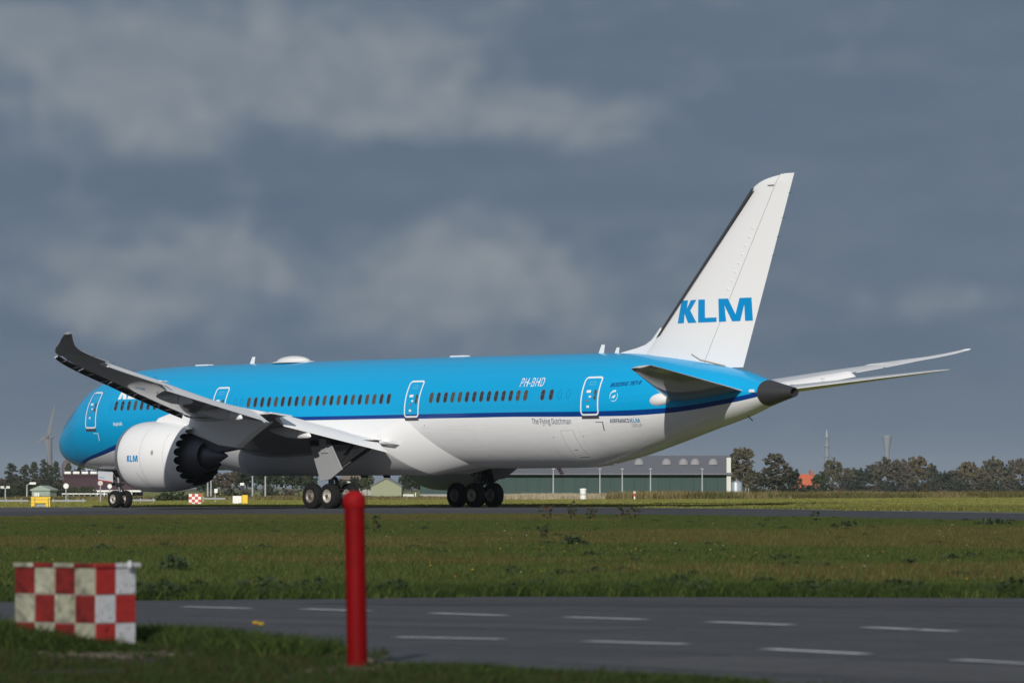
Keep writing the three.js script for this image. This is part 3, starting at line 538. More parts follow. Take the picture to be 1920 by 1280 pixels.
const finTip = pchip([15.69, 15.9, 16.08, 16.2, 16.27], [59.21, 59.6, 60.21, 60.98, 61.75]), finLE = y => y > 15.69 ? finTip(y) : lerp(52.0, 59.21, (y - 8.56) / 7.13);
const finTE = y => lerp(58.32, 62.11, (y - 6.82) / 9.45);
const rudderS = y => lerp(55.75, 60.8, (y - 7.2) / 8.5);
{
  const ys = [6.4, 6.9, 7.3, 7.6, 7.78, 7.9, 8.0, 8.15, 8.32, 8.45, 8.56, 9, 10, 11, 12, 13, 14, 15, 15.5, 15.69, 15.8, 15.9, 16.0, 16.08, 16.15, 16.2, 16.24, 16.268];
  const thick = y => 0.085;
  const sec = (y, from, to) => { const le = finLE(y), te = finTE(y), c = te - le, t = Math.min(thick(y), 0.62 / c) * (y > 15.9 ? lerp(1, 0.4, (y - 15.9) / 0.37) : 1), r = []; const n = 16;
    const f = u => naca(Math.max(0, Math.min(1, u)), t) * c * 1.05;
    for (let i = 0; i <= n; i++) { const u = lerp(from(y, le, c), to(y, le, c), Math.pow(i / n, 1.7)); r.push([le + u * c, y, f(u)]); }
    for (let i = n - 1; i >= (from === zero ? 1 : 0); i--) { const u = lerp(from(y, le, c), to(y, le, c), Math.pow(i / n, 1.7)); r.push([le + u * c, y, -f(u)]); }
    return r; };
  const zero = () => 0, one = () => 1, rud = (y, le, c) => Math.min(0.97, (rudderS(y) - le) / c), rudA = (y, le, c) => rud(y, le, c) + 0.012 / c * 2;
  const fin = part(airliner, 'vertical_stabiliser', loft(ys.map(y => sec(y, zero, rud)), { capA: true, capB: true, crease: 0.9 }), M.white);
  part(fin, 'rudder', loft(ys.filter(y => y >= 6.9 && y < 15.95).map(y => sec(y, rudA, one)), { capA: true, capB: true, crease: 0.9 }), M.white);
  part(fin, 'rudder_tip', loft(ys.filter(y => y >= 15.9).map(y => sec(y, rudA, one)), { capA: true, capB: true, crease: 0.9 }), M.white);
  // dark leading edge
  part(fin, 'dorsal_fillet', extrude([[49.4, 7.74], [50.5, 7.9], [51.23, 8.07], [51.75, 8.32], [52.0, 8.54], [52.35, 8.86], [53.4, 8.6], [53.4, 7.0], [49.6, 7.4]], 0.3, 0.13), M.white);
  const yl = [8.42, 8.6, 9, 10, 11, 12, 13, 14, 15, 15.62];
  part(fin, 'leading_edge', loft(yl.map((y, i) => { const le = finLE(y) - 0.015, c = finTE(y) - le, w = i === 0 ? 0.12 : 0.44, r = []; for (let k = -8; k <= 8; k++) { const u = (k / 8) ** 2 * w / c, z = Math.sign(k) * (naca(u, 0.62 / c) * c * 1.05 + 0.012); r.push([le + u * c, y, -z]); } return r; }), { wrap: false }), M.leadDark = new THREE.MeshStandardMaterial({ color: lin(0.07, 0.07, 0.075), roughness: 0.45, metalness: 0.3 }));
  const finZ = (s, y) => { const le = finLE(y), c = finTE(y) - le; return naca(Math.max(0, Math.min(1, (s - le) / c)), Math.min(0.085, 0.62 / c)) * c * 1.05; };
  for (const P of [letterK, letterL, letterM]) {
    const sh = new THREE.Shape(P.map(([a, b]) => new THREE.Vector2(53.89 + a, 9.17 + b))), g = new THREE.ShapeGeometry(sh), p = g.attributes.position;
    // fine triangles so that the letter hugs the fin
    let tris = []; const q = g.toNonIndexed().attributes.position.array; for (let i = 0; i < q.length; i += 9) tris.push([[q[i], q[i + 1]], [q[i + 3], q[i + 4]], [q[i + 6], q[i + 7]]]);
    for (let k = 0; k < 6; k++) { const nx = []; for (const t of tris) { const L = [0, 1, 2].map(i => Math.hypot(t[i][0] - t[(i + 1) % 3][0], t[i][1] - t[(i + 1) % 3][1])), m = L.indexOf(Math.max(...L)); if (L[m] > 0.3) { const a = t[m], b = t[(m + 1) % 3], c = t[(m + 2) % 3], e = [(a[0] + b[0]) / 2, (a[1] + b[1]) / 2]; nx.push([a, e, c], [e, b, c]); } else nx.push(t); } tris = nx; }
    const out = []; for (const t of tris) for (const [s, y] of t) out.push(s, y, finZ(s, y) + 0.015);
    const gg = new THREE.BufferGeometry(); gg.setAttribute('position', new THREE.Float32BufferAttribute(out, 3)); gg.setAttribute('uv', new THREE.Float32BufferAttribute(new Float32Array(out.length / 3 * 2), 2)); gg.computeVertexNormals();
    part(fin, 'letter', gg, M.klm);
  }
  // hinge fairings, wicks and seams
  for (const y of [12.3, 13.2, 14.1, 15.3]) part(fin, 'static_wick', tube([finTE(y) - 0.05, y, 0], [finTE(y) + 0.3, y + 0.02, 0], 0.014, 0.007, 5), M.dark);
  for (let k = 0; k < 8; k++) { const y = 10.75 + k * 0.42, s = rudderS(y) - 0.35; part(fin, 'hinge_bump', new RoundedBoxGeometry(0.16, 0.07, 0.05, 2, 0.02).translate(s, y, finZ(s, y)), M.white); }
  { const a = [], b = []; for (const [s, y] of [[54.9, 7.62], [55.5, 7.32], [57.2, 6.98]]) { a.push([s, y + 0.03, finZ(s, y) + 0.03]); b.push([s, y - 0.03, finZ(s, y) + 0.03]); } const g = loft([a, b], { wrap: false }); part(fin, 'seal_strip', g, M.sealTan = std(lin(0.30, 0.26, 0.22), 0.7)); }
  part(fin, 'tip_marking', box(0.45, 0.05, 0.01, 60.55, 15.72, finZ(60.55, 15.72) + 0.01), M.dark);
}
console.log('wings done');

// engines
const ENG = { y: 2.78, z: 9.9 };
function engine(side) {
  const e = new THREE.Group(); e.name = 'engine'; airliner.add(e); e.userData.label = side > 0 ? 'white near engine with scalloped nozzle edge' : 'far engine in shadow under the belly';
  const F = g => side > 0 ? g : mirrorZ(g), N = 240;
  const ringR = (s, r, o = 0, squash = 0) => { const a = []; for (let j = 0; j < N; j++) { const th = j / N * Math.PI * 2; a.push([typeof s === 'function' ? s(th) : s, ENG.y + o + Math.cos(th) * r * (Math.cos(th) < 0 ? 1 - squash : 1), ENG.z + Math.sin(th) * r]); } return a; };
  const outer = pchip([21.55, 21.7, 21.95, 22.5, 23.2, 24.2, 25.2, 26.1, 26.75, 27.1], [1.62, 1.74, 1.80, 1.865, 1.885, 1.87, 1.79, 1.66, 1.53, 1.45]);
  const tooth = th => { const k = ((th / (Math.PI * 2) * 20) % 1 + 1) % 1, d = Math.abs(k - 0.5) * 2; return 1 - Math.sqrt(Math.max(0, 1 - d * d * 0.985)); };
  const lip = []; for (const [s, r] of [[22.6, 1.40], [22.1, 1.44], [21.78, 1.50], [21.6, 1.56], [21.53, 1.63], [21.6, 1.70], [21.75, 1.755], [21.95, 1.80], [22.02, 1.812]]) lip.push(ringR(s, r));
  part(e, 'inlet_lip', F(loft(lip)), M.silver);
  const cowl = []; for (let i = 0; i <= 30; i++) { const t = i / 30; cowl.push(ringR(th => { const end = 26.68 + 0.4 * tooth(th); return lerp(22.02, end, t); }, 1)); }
  for (const r of cowl) r.forEach((p, j) => { const th = j / N * Math.PI * 2, R = outer(p[0]) + 0.0; p[1] = ENG.y + Math.cos(th) * R; p[2] = ENG.z + Math.sin(th) * R; });
  const inner = cowl[cowl.length - 1].map((p, j) => { const th = j / N * Math.PI * 2, R = outer(p[0]) - 0.03; return [p[0] - 0.01, ENG.y + Math.cos(th) * R, ENG.z + Math.sin(th) * R]; });
  part(e, 'nacelle', F(loft(cowl)), M.white);
  const innerR = s => outer(s) - 0.03 + 0.05 * Math.max(0, 26.6 - s);
  const duct = [inner]; for (const s of [26.4, 26.0, 25.4]) { duct.push(ringR(s, Math.min(1.55, innerR(s) - 0.02))); }
  part(e, 'fan_nozzle', F(loft(duct)), M.nozzle);
  part(e, 'fan_disc', F(loft([ringR(22.7, 1.42), ringR(22.75, 0.3)], { capB: true })), M.dark);
  const spin = [ringR(22.75, 0.36), ringR(22.45, 0.28), ringR(22.2, 0.14), ringR(22.1, 0.02)]; part(e, 'spinner', F(loft(spin, { capB: true })), M.dark);
  part(e, 'bypass_shadow_plate', F(loft([ringR(25.5, 1.55), ringR(25.45, 0.7)])), M.black);  // black ring stands in for the darkness deep in the duct
  const core = [[25.4, 1.12], [26.2, 1.10], [26.7, 1.03], [27.15, 0.92], [27.5, 0.83], [27.72, 0.78], [27.7, 0.74], [27.3, 0.70]].map(([s, r]) => ringR(s, r)); part(e, 'core_cowl', F(loft(core, { crease: 0.7 })), M.hot);
  const plug = [[27.2, 0.60], [27.6, 0.60], [28.0, 0.52], [28.5, 0.36], [29.0, 0.18], [29.3, 0.07], [29.4, 0.02]].map(([s, r]) => ringR(s, r)); part(e, 'exhaust_plug', F(loft(plug, { capB: true })), M.hot);
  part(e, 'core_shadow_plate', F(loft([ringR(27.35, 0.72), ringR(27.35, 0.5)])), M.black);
  // pylon
  const py = extrude([[22.9, 4.3], [23.6, 4.74], [24.6, 4.97], [26.2, 5.02], [28.0, 5.0], [31.5, 4.62], [32.9, 4.5], [31.6, 3.95], [30.3, 3.28], [28.9, 3.42], [27.6, 3.78], [26.5, 4.05], [24.6, 4.3]], 0.56, 0.1); py.translate(0, 0, ENG.z);
  part(e, 'pylon', F(py), M.white);
  const hs = extrude([[26.6, 4.0], [27.7, 3.85], [29.0, 3.47], [30.35, 3.34], [30.2, 3.16], [28.9, 3.02], [27.7, 3.1], [26.6, 3.3]], 0.5, 0.06); hs.translate(0, 0, ENG.z); part(e, 'heat_shield', F(hs), M.hot);
  if (side > 0) {
    const at_ = (s, y, off = 0.012) => { const R = outer(s) + off, c = Math.max(-1, Math.min(1, (y - ENG.y) / R)); return [s, ENG.y + R * c, ENG.z + R * Math.sqrt(1 - c * c)]; };
    for (const P of [letterK, letterL, letterM]) { const g = new THREE.ShapeGeometry(new THREE.Shape(dense(P.map(([a, b]) => [22.98 + a * 0.185, 2.52 + b * 0.29])).map(p => new THREE.Vector2(...p)))), p = g.attributes.position; for (let i = 0; i < p.count; i++) p.setXYZ(i, ...at_(p.getX(i), p.getY(i))); g.computeVertexNormals(); part(e, 'letter', g, M.klm); }
    const vent = new THREE.ShapeGeometry(new THREE.Shape(roundRect(25.02, 2.86, 25.2, 3.1, 0.06).map(p => new THREE.Vector2(...p)))), vp = vent.attributes.position; for (let i = 0; i < vp.count; i++) vp.setXYZ(i, ...at_(vp.getX(i), vp.getY(i))); vent.computeVertexNormals(); part(e, 'vent', vent, M.grey);
    const seam = (pts, w, m) => { const D = []; for (let i = 0; i < pts.length - 1; i++) for (let k = 0; k < 8; k++) D.push([lerp(pts[i][0], pts[i + 1][0], k / 8), lerp(pts[i][1], pts[i + 1][1], k / 8)]); D.push(pts[pts.length - 1]); part(e, 'cowl_seam', loft([D.map(([s, y]) => at_(s, y, 0.006)), D.map(([s, y]) => at_(s + w, y, 0.006))], { wrap: false }), m); };
    M.seam = paint(lin(0.42, 0.42, 0.43)); M.seamDark = paint(lin(0.12, 0.1, 0.1));
    seam([[24.1, 4.4], [24.1, 2.8], [24.12, 1.3]], 0.02, M.seam); seam([[23.55, 1.95], [23.85, 1.35], [24.1, 1.12]], 0.022, M.seamDark); seam([[25.9, 4.0], [25.9, 2.8], [25.9, 1.4]], 0.016, M.seam);
  }
}
engine(1); engine(-1);

// landing gear
function wheel(parent, s, z, R, w, rimSide, rimMat) {
  const prof = [[R * 0.52, -w / 2 * 0.82], [R * 0.62, -w / 2 * 0.96], [R * 0.8, -w / 2], [R * 0.93, -w / 2 * 0.86], [R * 0.985, -w / 2 * 0.62], [R * 0.985, -w * 0.2], [R * 0.965, -w * 0.19], [R * 0.965, -w * 0.16], [R, -w * 0.15], [R, w * 0.15], [R * 0.965, w * 0.16], [R * 0.965, w * 0.19], [R * 0.985, w * 0.2], [R * 0.985, w / 2 * 0.62], [R * 0.93, w / 2 * 0.86], [R * 0.8, w / 2], [R * 0.62, w / 2 * 0.96], [R * 0.52, w / 2 * 0.82]];
  const g = new THREE.LatheGeometry(prof.map(p => new THREE.Vector2(...p)), 48); g.rotateX(Math.PI / 2);
  const wg = new THREE.Group(); wg.name = 'wheel'; wg.position.set(s, R * 0.97, z); parent.add(wg);
  part(wg, 'tyre', g, M.rubber);
  const rp = [[0.02, 0.02], [R * 0.16, 0.02], [R * 0.17, -0.02], [R * 0.3, -0.07], [R * 0.42, -0.05], [R * 0.46, 0.03], [R * 0.53, 0.045], [R * 0.53, -0.06]];
  for (const k of [1, -1]) { const r = new THREE.LatheGeometry(rp.map(([a, b]) => new THREE.Vector2(a, b + w / 2 * 0.8 - 0.02)), 36); r.rotateX(Math.PI / 2); if (k < 0) r.rotateY(Math.PI); part(wg, 'rim', r, rimMat); const h = new THREE.CylinderGeometry(R * 0.13, R * 0.15, 0.1, 16); h.rotateX(Math.PI / 2); h.translate(0, 0, k * (w / 2 * 0.8)); part(wg, 'hub', h, M.steel); }
  return wg;
}
{
  const g = new THREE.Group(); g.name = 'nose_gear'; airliner.add(g);
  for (const z of [-0.36, 0.36]) wheel(g, 5.9, z, 0.50, 0.40, 1, M.rim);
  part(g, 'axle', tube([5.9, 0.485, -0.5], [5.9, 0.485, 0.5], 0.07), M.steel);
  part(g, 'strut', merge([tube([5.9, 0.5, 0], [5.78, 1.2, 0], 0.085), tube([5.78, 1.15, 0], [5.6, 2.4, 0], 0.13)]), M.steel);
  part(g, 'drag_brace', merge([tube([5.72, 1.5, 0.1], [4.6, 2.3, 0.25], 0.05), tube([5.72, 1.5, -0.1], [4.6, 2.3, -0.25], 0.05)]), M.dark);
  part(g, 'torque_link', merge([tube([5.9, 0.55, 0.06], [6.25, 0.9, 0.03], 0.035), tube([6.25, 0.9, 0.03], [5.85, 1.25, 0.06], 0.035), tube([5.9, 0.55, -0.06], [6.25, 0.9, -0.03], 0.035), tube([6.25, 0.9, -0.03], [5.85, 1.25, -0.06], 0.035)]), M.dark);
  part(g, 'steering_collar', merge([cyl(0.17, 0.17, 0.22, 5.75, 1.2, 0), box(0.25, 0.14, 0.5, 5.85, 1.32, 0)]), M.dark);
  part(g, 'landing_lamp', merge([tube([5.55, 1.35, 0.2], [5.45, 1.35, 0.2], 0.1), tube([5.55, 1.35, -0.2], [5.45, 1.35, -0.2], 0.1)]), M.steel);
  M.doorWhite = paint(lin(0.62, 0.65, 0.69));
  for (const z of [0.62, -0.62]) {
    const d = part(g, 'gear_door', extrude([[4.62, 2.16], [5.52, 2.1], [5.54, 1.47], [4.64, 1.56]], 0.04, 0.006).translate(0, 0, z), M.doorWhite); part(g, 'gear_door', extrude([[5.57, 2.1], [6.02, 2.06], [6.03, 1.42], [5.59, 1.465]], 0.04, 0.006).translate(0, 0, z), M.doorWhite);
    part(d, 'door_edge_stripe', extrude([[4.63, 1.62], [6.03, 1.48], [6.03, 1.42], [4.64, 1.555]], 0.046).translate(0, 0, z), M.red);
    part(d, 'door_lettering', merge([0, 1, 2, 3, 4].map(k => box(0.07, 0.05, 0.046, 4.8 + k * 0.1, 1.74 - k * 0.008, z))), M.klm);
  }
  part(g, 'wheel_well_shade', box(2.0, 0.3, 1.1, 5.4, 2.18, 0), M.black);  // solid black block stands in for the shade of the open bay
}
for (const side of [1, -1]) {
  const g = new THREE.Group(); g.name = 'main_gear'; airliner.add(g); const zc = 4.9 * side;
  for (const s of [31.0, 32.46]) { for (const z of [-0.65, 0.65]) wheel(g, s, zc + z, 0.665, 0.52, 1, s > 32 ? M.rim : M.rimWorn ??= new THREE.MeshStandardMaterial({ color: lin(0.22, 0.19, 0.16), roughness: 0.5, metalness: 0.3 })); part(g, 'axle', tube([s, 0.645, zc - 0.8], [s, 0.645, zc + 0.8], 0.09), M.steel); }
  part(g, 'bogie_beam', tube([30.85, 0.66, zc], [32.6, 0.66, zc], 0.15), M.steel);
  part(g, 'strut', merge([tube([31.73, 0.7, zc], [31.78, 1.7, zc + 0.05 * side], 0.15), tube([31.78, 1.6, zc + 0.05 * side], [31.85, 3.9, zc + 0.3 * side], 0.23)]), M.steel);
  part(g, 'drag_brace', merge([tube([31.8, 1.9, zc], [33.2, 3.4, zc - 0.4 * side], 0.08), tube([31.8, 1.9, zc], [30.3, 3.3, zc - 0.2 * side], 0.08), tube([31.8, 1.75, zc], [32.6, 3.2, zc - 2.0 * side], 0.09)]), M.dark);
  part(g, 'torque_link', merge([tube([31.9, 0.85, zc], [32.35, 1.2, zc], 0.06), tube([32.35, 1.2, zc], [31.95, 1.65, zc], 0.06)]), M.dark);
  part(g, 'hydraulic_lines', merge([0, 1, 2, 3, 4].map(k => { const c = new THREE.CatmullRomCurve3([new THREE.Vector3(31.95, 1.9, zc + 0.1 * side + k * 0.06), new THREE.Vector3(32.35 + 0.06 * k, 1.5, zc + 0.2 * side), new THREE.Vector3(32.2 + 0.07 * k, 1.1, zc + 0.15), new THREE.Vector3(32.0 + 0.15 * k, 0.85, zc + 0.1)]); return new THREE.TubeGeometry(c, 14, 0.018, 6); })), M.dark);
  part(g, 'brake_rods', merge([tube([31.1, 1.0, zc + 0.25], [32.4, 1.0, zc + 0.25], 0.03), tube([31.1, 1.0, zc - 0.25], [32.4, 1.0, zc - 0.25], 0.03), box(0.3, 0.3, 0.5, 31.74, 1.05, zc)]), M.dark);
  const dg = extrude([[31.35, 3.22], [33.05, 3.34], [33.98, 2.05], [33.6, 1.86], [33.0, 1.55], [32.15, 1.45]].map(([a, b]) => [a, b]), 0.07, 0.012); dg.translate(0, 0, (5.92) * 1);
  const door = part(g, 'gear_door', side > 0 ? dg : mirrorZ(dg), M.grey); const lk = extrude([[32.1, 3.62], [32.62, 3.62], [32.85, 2.92], [32.3, 2.9]], 0.05, 0.01); lk.translate(0, 0, 6.0); part(door, 'door_link', side > 0 ? lk : mirrorZ(lk), M.grey);
  part(g, 'wheel_well_shade', box(3.4, 0.25, 2.6, 32.0, 3.45, 3.9 * side), M.black);  // black slab painted in place of the shaded bay
}
// aerials, domes and small fittings
{
  const blade = (s, y, h, c, lean, z = 0) => extrude([[s, y - 0.05], [s + c, y - 0.05], [s + lean + c * 0.55, y + h], [s + lean, y + h]], 0.06, 0.012).translate(0, 0, z);
  part(airliner, 'blade_antenna', blade(18.2, 7.93, 0.36, 0.36, 0.26), M.letterWhite); part(airliner, 'blade_antenna', blade(47.55, 7.85, 0.4, 0.36, 0.25), M.letterWhite); part(airliner, 'blade_antenna', blade(48.78, 7.82, 0.26, 0.28, 0.18), M.letterWhite);
  const dome = new THREE.SphereGeometry(1, 32, 12, 0, Math.PI * 2, 0, Math.PI / 2); dome.scale(1.35, 0.36, 0.62); dome.translate(22.15, 7.92, 0); part(airliner, 'antenna_dome', dome, M.domeWhite = paint(lin(0.78, 0.78, 0.78)));
  const skirt = new THREE.SphereGeometry(1, 32, 8, 0, Math.PI * 2, 0, Math.PI / 2); skirt.scale(1.75, 0.14, 0.8); skirt.translate(22.2, 7.9, 0); part(airliner, 'dome_skirt', skirt, M.letterWhite);
  for (const s of [14.0, 36.45]) part(airliner, 'roof_fitting', new RoundedBoxGeometry(1.1, 0.08, 0.5, 2, 0.035).translate(s, 7.93, 0), M.letterWhite);
  part(airliner, 'belly_antenna', extrude([[28.9, 2.05], [29.6, 2.05], [29.75, 1.62], [29.25, 1.62]], 0.08, 0.01).translate(0, 0, 0.9), M.black); part(airliner, 'belly_antenna', extrude([[30.8, 2.05], [31.5, 2.05], [31.68, 1.60], [31.2, 1.60]], 0.08, 0.01).translate(0, 0, 0.9), M.black);
  const mast = part(airliner, 'drain_mast', extrude([[44.2, 2.08], [44.5, 2.08], [44.75, 1.72], [44.52, 1.72]], 0.05, 0.008), M.letterWhite); for (const k of [0, 1, 2]) part(mast, 'red_band', extrude([[44.26 + k * 0.09, 2.0 - k * 0.1], [44.55 + k * 0.08, 2.0 - k * 0.1], [44.58 + k * 0.08, 1.95 - k * 0.1], [44.3 + k * 0.09, 1.95 - k * 0.1]], 0.056), M.red);
  part(airliner, 'tail_mast', tube([58.6, 4.55, 0], [59.0, 4.28, 0], 0.03), M.dark);
  const sc = new THREE.SphereGeometry(1, 20, 12); sc.scale(1.4, 0.22, 0.2); sc.rotateZ(-0.06); sc.translate(...skinY(21.9, 2.75, 0.3)); part(airliner, 'air_scoop', sc, M.white);
}
console.log('airliner done');

// ---------------------------------------------------------------- cloud between the sun and the near ground (its shadow lies over road and verge)
{
  const g = new THREE.IcosahedronGeometry(1, 40), p = g.attributes.position;
  for (let i = 0; i < p.count; i++) {
    const v = new THREE.Vector3(p.getX(i), p.getY(i), p.getZ(i)), k = 1 + 0.22 * fbm(v.x * 2.6, v.y * 1.6, v.z * 2.0, 3) + 0.10 * fbm(v.x * 9, v.y * 5, v.z * 5, 3);
    p.setXYZ(i, v.x * 330 * k, v.y * 52 * k, v.z * 90 * k);
  }
  const c = mergeVertices(g); c.computeVertexNormals();
  const m = struct('cloud', c, std(lin(0.85, 0.85, 0.86), 1, { transparent: true, opacity: 0.2 })); m.position.set(-98, 282, 600);
}

// ---------------------------------------------------------------- marker box with red and white squares
{
  const d0 = at(178, 1222, 34), a = 0.70;                      // front corner, turned to show two sides
  const b = thing('marker_box', 'low box with red and white checks on grass verge beside the road', 'marker box', [d0.x, 0, -34], 0);
  const ux = [-Math.cos(a), -Math.sin(a)], vx = [Math.sin(a) * 1.0, -Math.cos(a)];   // along the long side (left), along the short side (right, away)
  const LW = 0.77, SW = 0.385, H = 0.575, P = (i, j) => [ux[0] * i + vx[0] * j, ux[1] * i + vx[1] * j];
  const grime = noiseTexture(256, (u, v) => { const k = 0.86 + 0.12 * tile(u, v, 8, 61) + 0.12 * tile(u, v, 30, 62) - 0.16 * sstep(0.12, 0.45, tile(u * 1, v, 14, 63)); return [k, k * 1.0, k * 0.93].map(x => Math.max(0, Math.min(1, x))); });
  const clean = noiseTexture(128, (u, v) => { const k = 0.93 + 0.06 * tile(u, v, 18, 66) - 0.3 * sstep(0.42, 0.55, tile(u, v, 40, 67)); return [k, k, k]; });
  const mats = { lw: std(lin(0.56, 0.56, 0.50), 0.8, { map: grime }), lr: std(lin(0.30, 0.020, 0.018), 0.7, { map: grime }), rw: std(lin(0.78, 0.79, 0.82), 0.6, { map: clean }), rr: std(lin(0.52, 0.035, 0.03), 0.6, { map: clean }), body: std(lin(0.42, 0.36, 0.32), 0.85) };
  const prism = (P4, y0, y1) => { const s = new THREE.Shape(P4.map(([x, z]) => new THREE.Vector2(x, -z))), g = new THREE.ExtrudeGeometry(s, { depth: y1 - y0, bevelEnabled: false }); g.rotateX(-Math.PI / 2); g.translate(0, y0, 0); return g; };
  part(b, 'box_body', prism([P(0.004, 0.004), P(LW - 0.004, 0.004), P(LW - 0.004, SW - 0.004), P(0.004, SW - 0.004)], -0.12, H), mats.body);
  const R0 = H / 3 - 0.002;
  for (let r = 0; r < 3; r++) {
    const y0 = H - (r + 1) * H / 3 + 0.004, y1 = H - r * H / 3 - 0.004, lo = r === 2 ? -0.1 : y0;
    for (let c = 0; c < 4; c++) { const x0 = c * LW / 4 + 0.006, x1 = (c + 1) * LW / 4 - 0.006, g = prism([P(x0, -0.004), P(x1, -0.004), P(x1, 0.01), P(x0, 0.01)], lo, y1); part(b, 'painted_square', g, (r + c) % 2 ? mats.lr : mats.lw); }
    for (let c = 0; c < 2; c++) { const x0 = c * SW / 2 + 0.006, x1 = (c + 1) * SW / 2 - 0.006, g = prism([P(-0.004, x0), P(0.01, x0), P(0.01, x1), P(-0.004, x1)], lo, y1); part(b, 'painted_square', g, (r + c) % 2 ? mats.rw : mats.rr); }
  }
  const lip = prism([P(-0.01, -0.01), P(LW + 0.01, -0.01), P(LW + 0.01, SW + 0.02), P(-0.01, SW + 0.02)], H, H + 0.012); part(b, 'lid', lip, mats.body);
  for (let c = 0; c < 4; c++) { const x0 = c * LW / 4, x1 = (c + 1) * LW / 4; part(b, 'lid_rim', prism([P(x0 + 0.002, -0.018), P(x1 - 0.002, -0.018), P(x1 - 0.002, -0.008), P(x0 + 0.002, -0.008)], H - 0.008, H + 0.02), c % 2 ? mats.lw : (c === 0 ? mats.lr : mats.lr)); }
  part(b, 'lid_rim', prism([P(-0.018, -0.018), P(-0.008, -0.018), P(-0.008, SW * 0.45), P(-0.018, SW * 0.45)], H - 0.008, H + 0.02), mats.rr); part(b, 'lid_rim', prism([P(-0.018, SW * 0.455), P(-0.008, SW * 0.455), P(-0.008, SW + 0.03), P(-0.018, SW + 0.03)], H - 0.008, H + 0.02), mats.rw);
  part(b, 'latch', new RoundedBoxGeometry(0.03, 0.05, 0.04, 2, 0.01).translate(...[P(-0.05, SW * 0.72)[0], H + 0.01, P(-0.05, SW * 0.72)[1]]), mats.rw);
}
// red post
{
  const p0 = at(670, 1256, 30.65), t = thing('bollard', 'slim red post with rounded cap standing beside the road', 'post', [p0.x, 0, -30.65]);
  const redTex = noiseTexture(256, (u, v) => { const k = 0.92 + 0.10 * tile(u, v, 6, 71) + 0.08 * tile(u, v, 40, 72); return [k, k, k].map(x => Math.min(1, x)); });
  const coat = c => new THREE.MeshPhysicalMaterial({ color: c, roughness: 0.6, specularIntensity: 0.3, map: redTex }), red = coat(lin(0.26, 0.0015, 0.004)), cap = coat(lin(0.40, 0.008, 0.012));  // paler cap coat paints in the light falling on its top
  const shaft = part(t, 'shaft', new THREE.LatheGeometry([[0.062, -0.1], [0.062, 0.96], [0.0615, 1.0]].map(p => new THREE.Vector2(...p)), 40), red);
  const cp = part(t, 'cap', new THREE.LatheGeometry([[0.0, 1.085], [0.02, 1.084], [0.045, 1.076], [0.058, 1.062], [0.068, 1.04], [0.071, 1.015], [0.069, 0.995], [0.062, 0.98]].map(p => new THREE.Vector2(...p)), 40), cap);
  t.rotation.z = 0.02;
}
console.log('foreground objects done');

{
  const soil = noiseTexture(256, (u, v) => { const a = tile(u, v, 8, 81), b = tile(u, v, 45, 82), k = 0.17 + 0.05 * a + 0.07 * b; return [k * 1.15, k * 0.98, k * 0.66].map(x => Math.max(0.02, Math.min(1, x))); });  // brown soil, darkened further to carry the shade
  struct('near_verge', polySheet([[-20, -52], ...VERGE, [6, 30], [-20, 30]], 0.008, 4), std(0xffffff, 1, { map: repeat(soil, 2.2) }));
}
// ---------------------------------------------------------------- grass and weeds
function bladePatch(size, n, h0, h1, wid, cols, lean, clump = 0) {
  const P = [], C = [], N = [], c = new THREE.Color();
  const centres = Array.from({ length: Math.max(1, Math.round(n / 14)) }, () => [rr(-size / 2, size / 2), rr(-size / 2, size / 2), rr(0.6, 1.25), Math.floor(rnd() * cols.length)]);
  for (let i = 0; i < n; i++) {
    let x, z, hs = 1, ci;
    if (rnd() < clump) { const q = centres[Math.floor(rnd() * centres.length)]; x = q[0] + gauss() * 0.09; z = q[1] + gauss() * 0.09; hs = q[2]; ci = q[3]; } else { x = rr(-size / 2, size / 2); z = rr(-size / 2, size / 2); ci = Math.floor(rnd() * cols.length); }
    const h = rr(h0, h1) * hs, a = rnd() * Math.PI * 2, w = wid * rr(0.7, 1.3), dx = Math.cos(a) * w / 2, dz = Math.sin(a) * w / 2, la = rnd() * Math.PI * 2, l = lean * h * rr(0.2, 1) , lx = Math.cos(la) * l + 0.12 * h, lz = Math.sin(la) * l;
    const k = rr(0.75, 1.25); c.setRGB(cols[ci][0] * k, cols[ci][1] * k, cols[ci][2] * k);
    const A = [x - dx, 0, z - dz], B = [x + dx, 0, z + dz], D = [x + lx * 0.4 - dx * 0.8, h * 0.6, z + lz * 0.4 - dz * 0.8], E = [x + lx * 0.4 + dx * 0.8, h * 0.6, z + lz * 0.4 + dz * 0.8], T = [x + lx, h * 0.98, z + lz];
    for (const q of [A, B, D, B, E, D, D, E, T]) { P.push(...q); C.push(c.r, c.g, c.b); }
  }
  const g = new THREE.BufferGeometry(); g.setAttribute('position', new THREE.Float32BufferAttribute(P, 3)); g.setAttribute('color', new THREE.Float32BufferAttribute(C, 3)); g.computeVertexNormals(); return g;
}
const bladeMat = new THREE.MeshPhysicalMaterial({ vertexColors: true, roughness: 0.85, specularIntensity: 0.2, side: THREE.DoubleSide, transmission: 0.25, thickness: 0 });
const G = { green: [0.115, 0.152, 0.038], deep: [0.044, 0.078, 0.018], olive: [0.13, 0.138, 0.042], straw: [0.25, 0.20, 0.075], seed: [0.13, 0.085, 0.036], yellow: [0.27, 0.29, 0.07] };
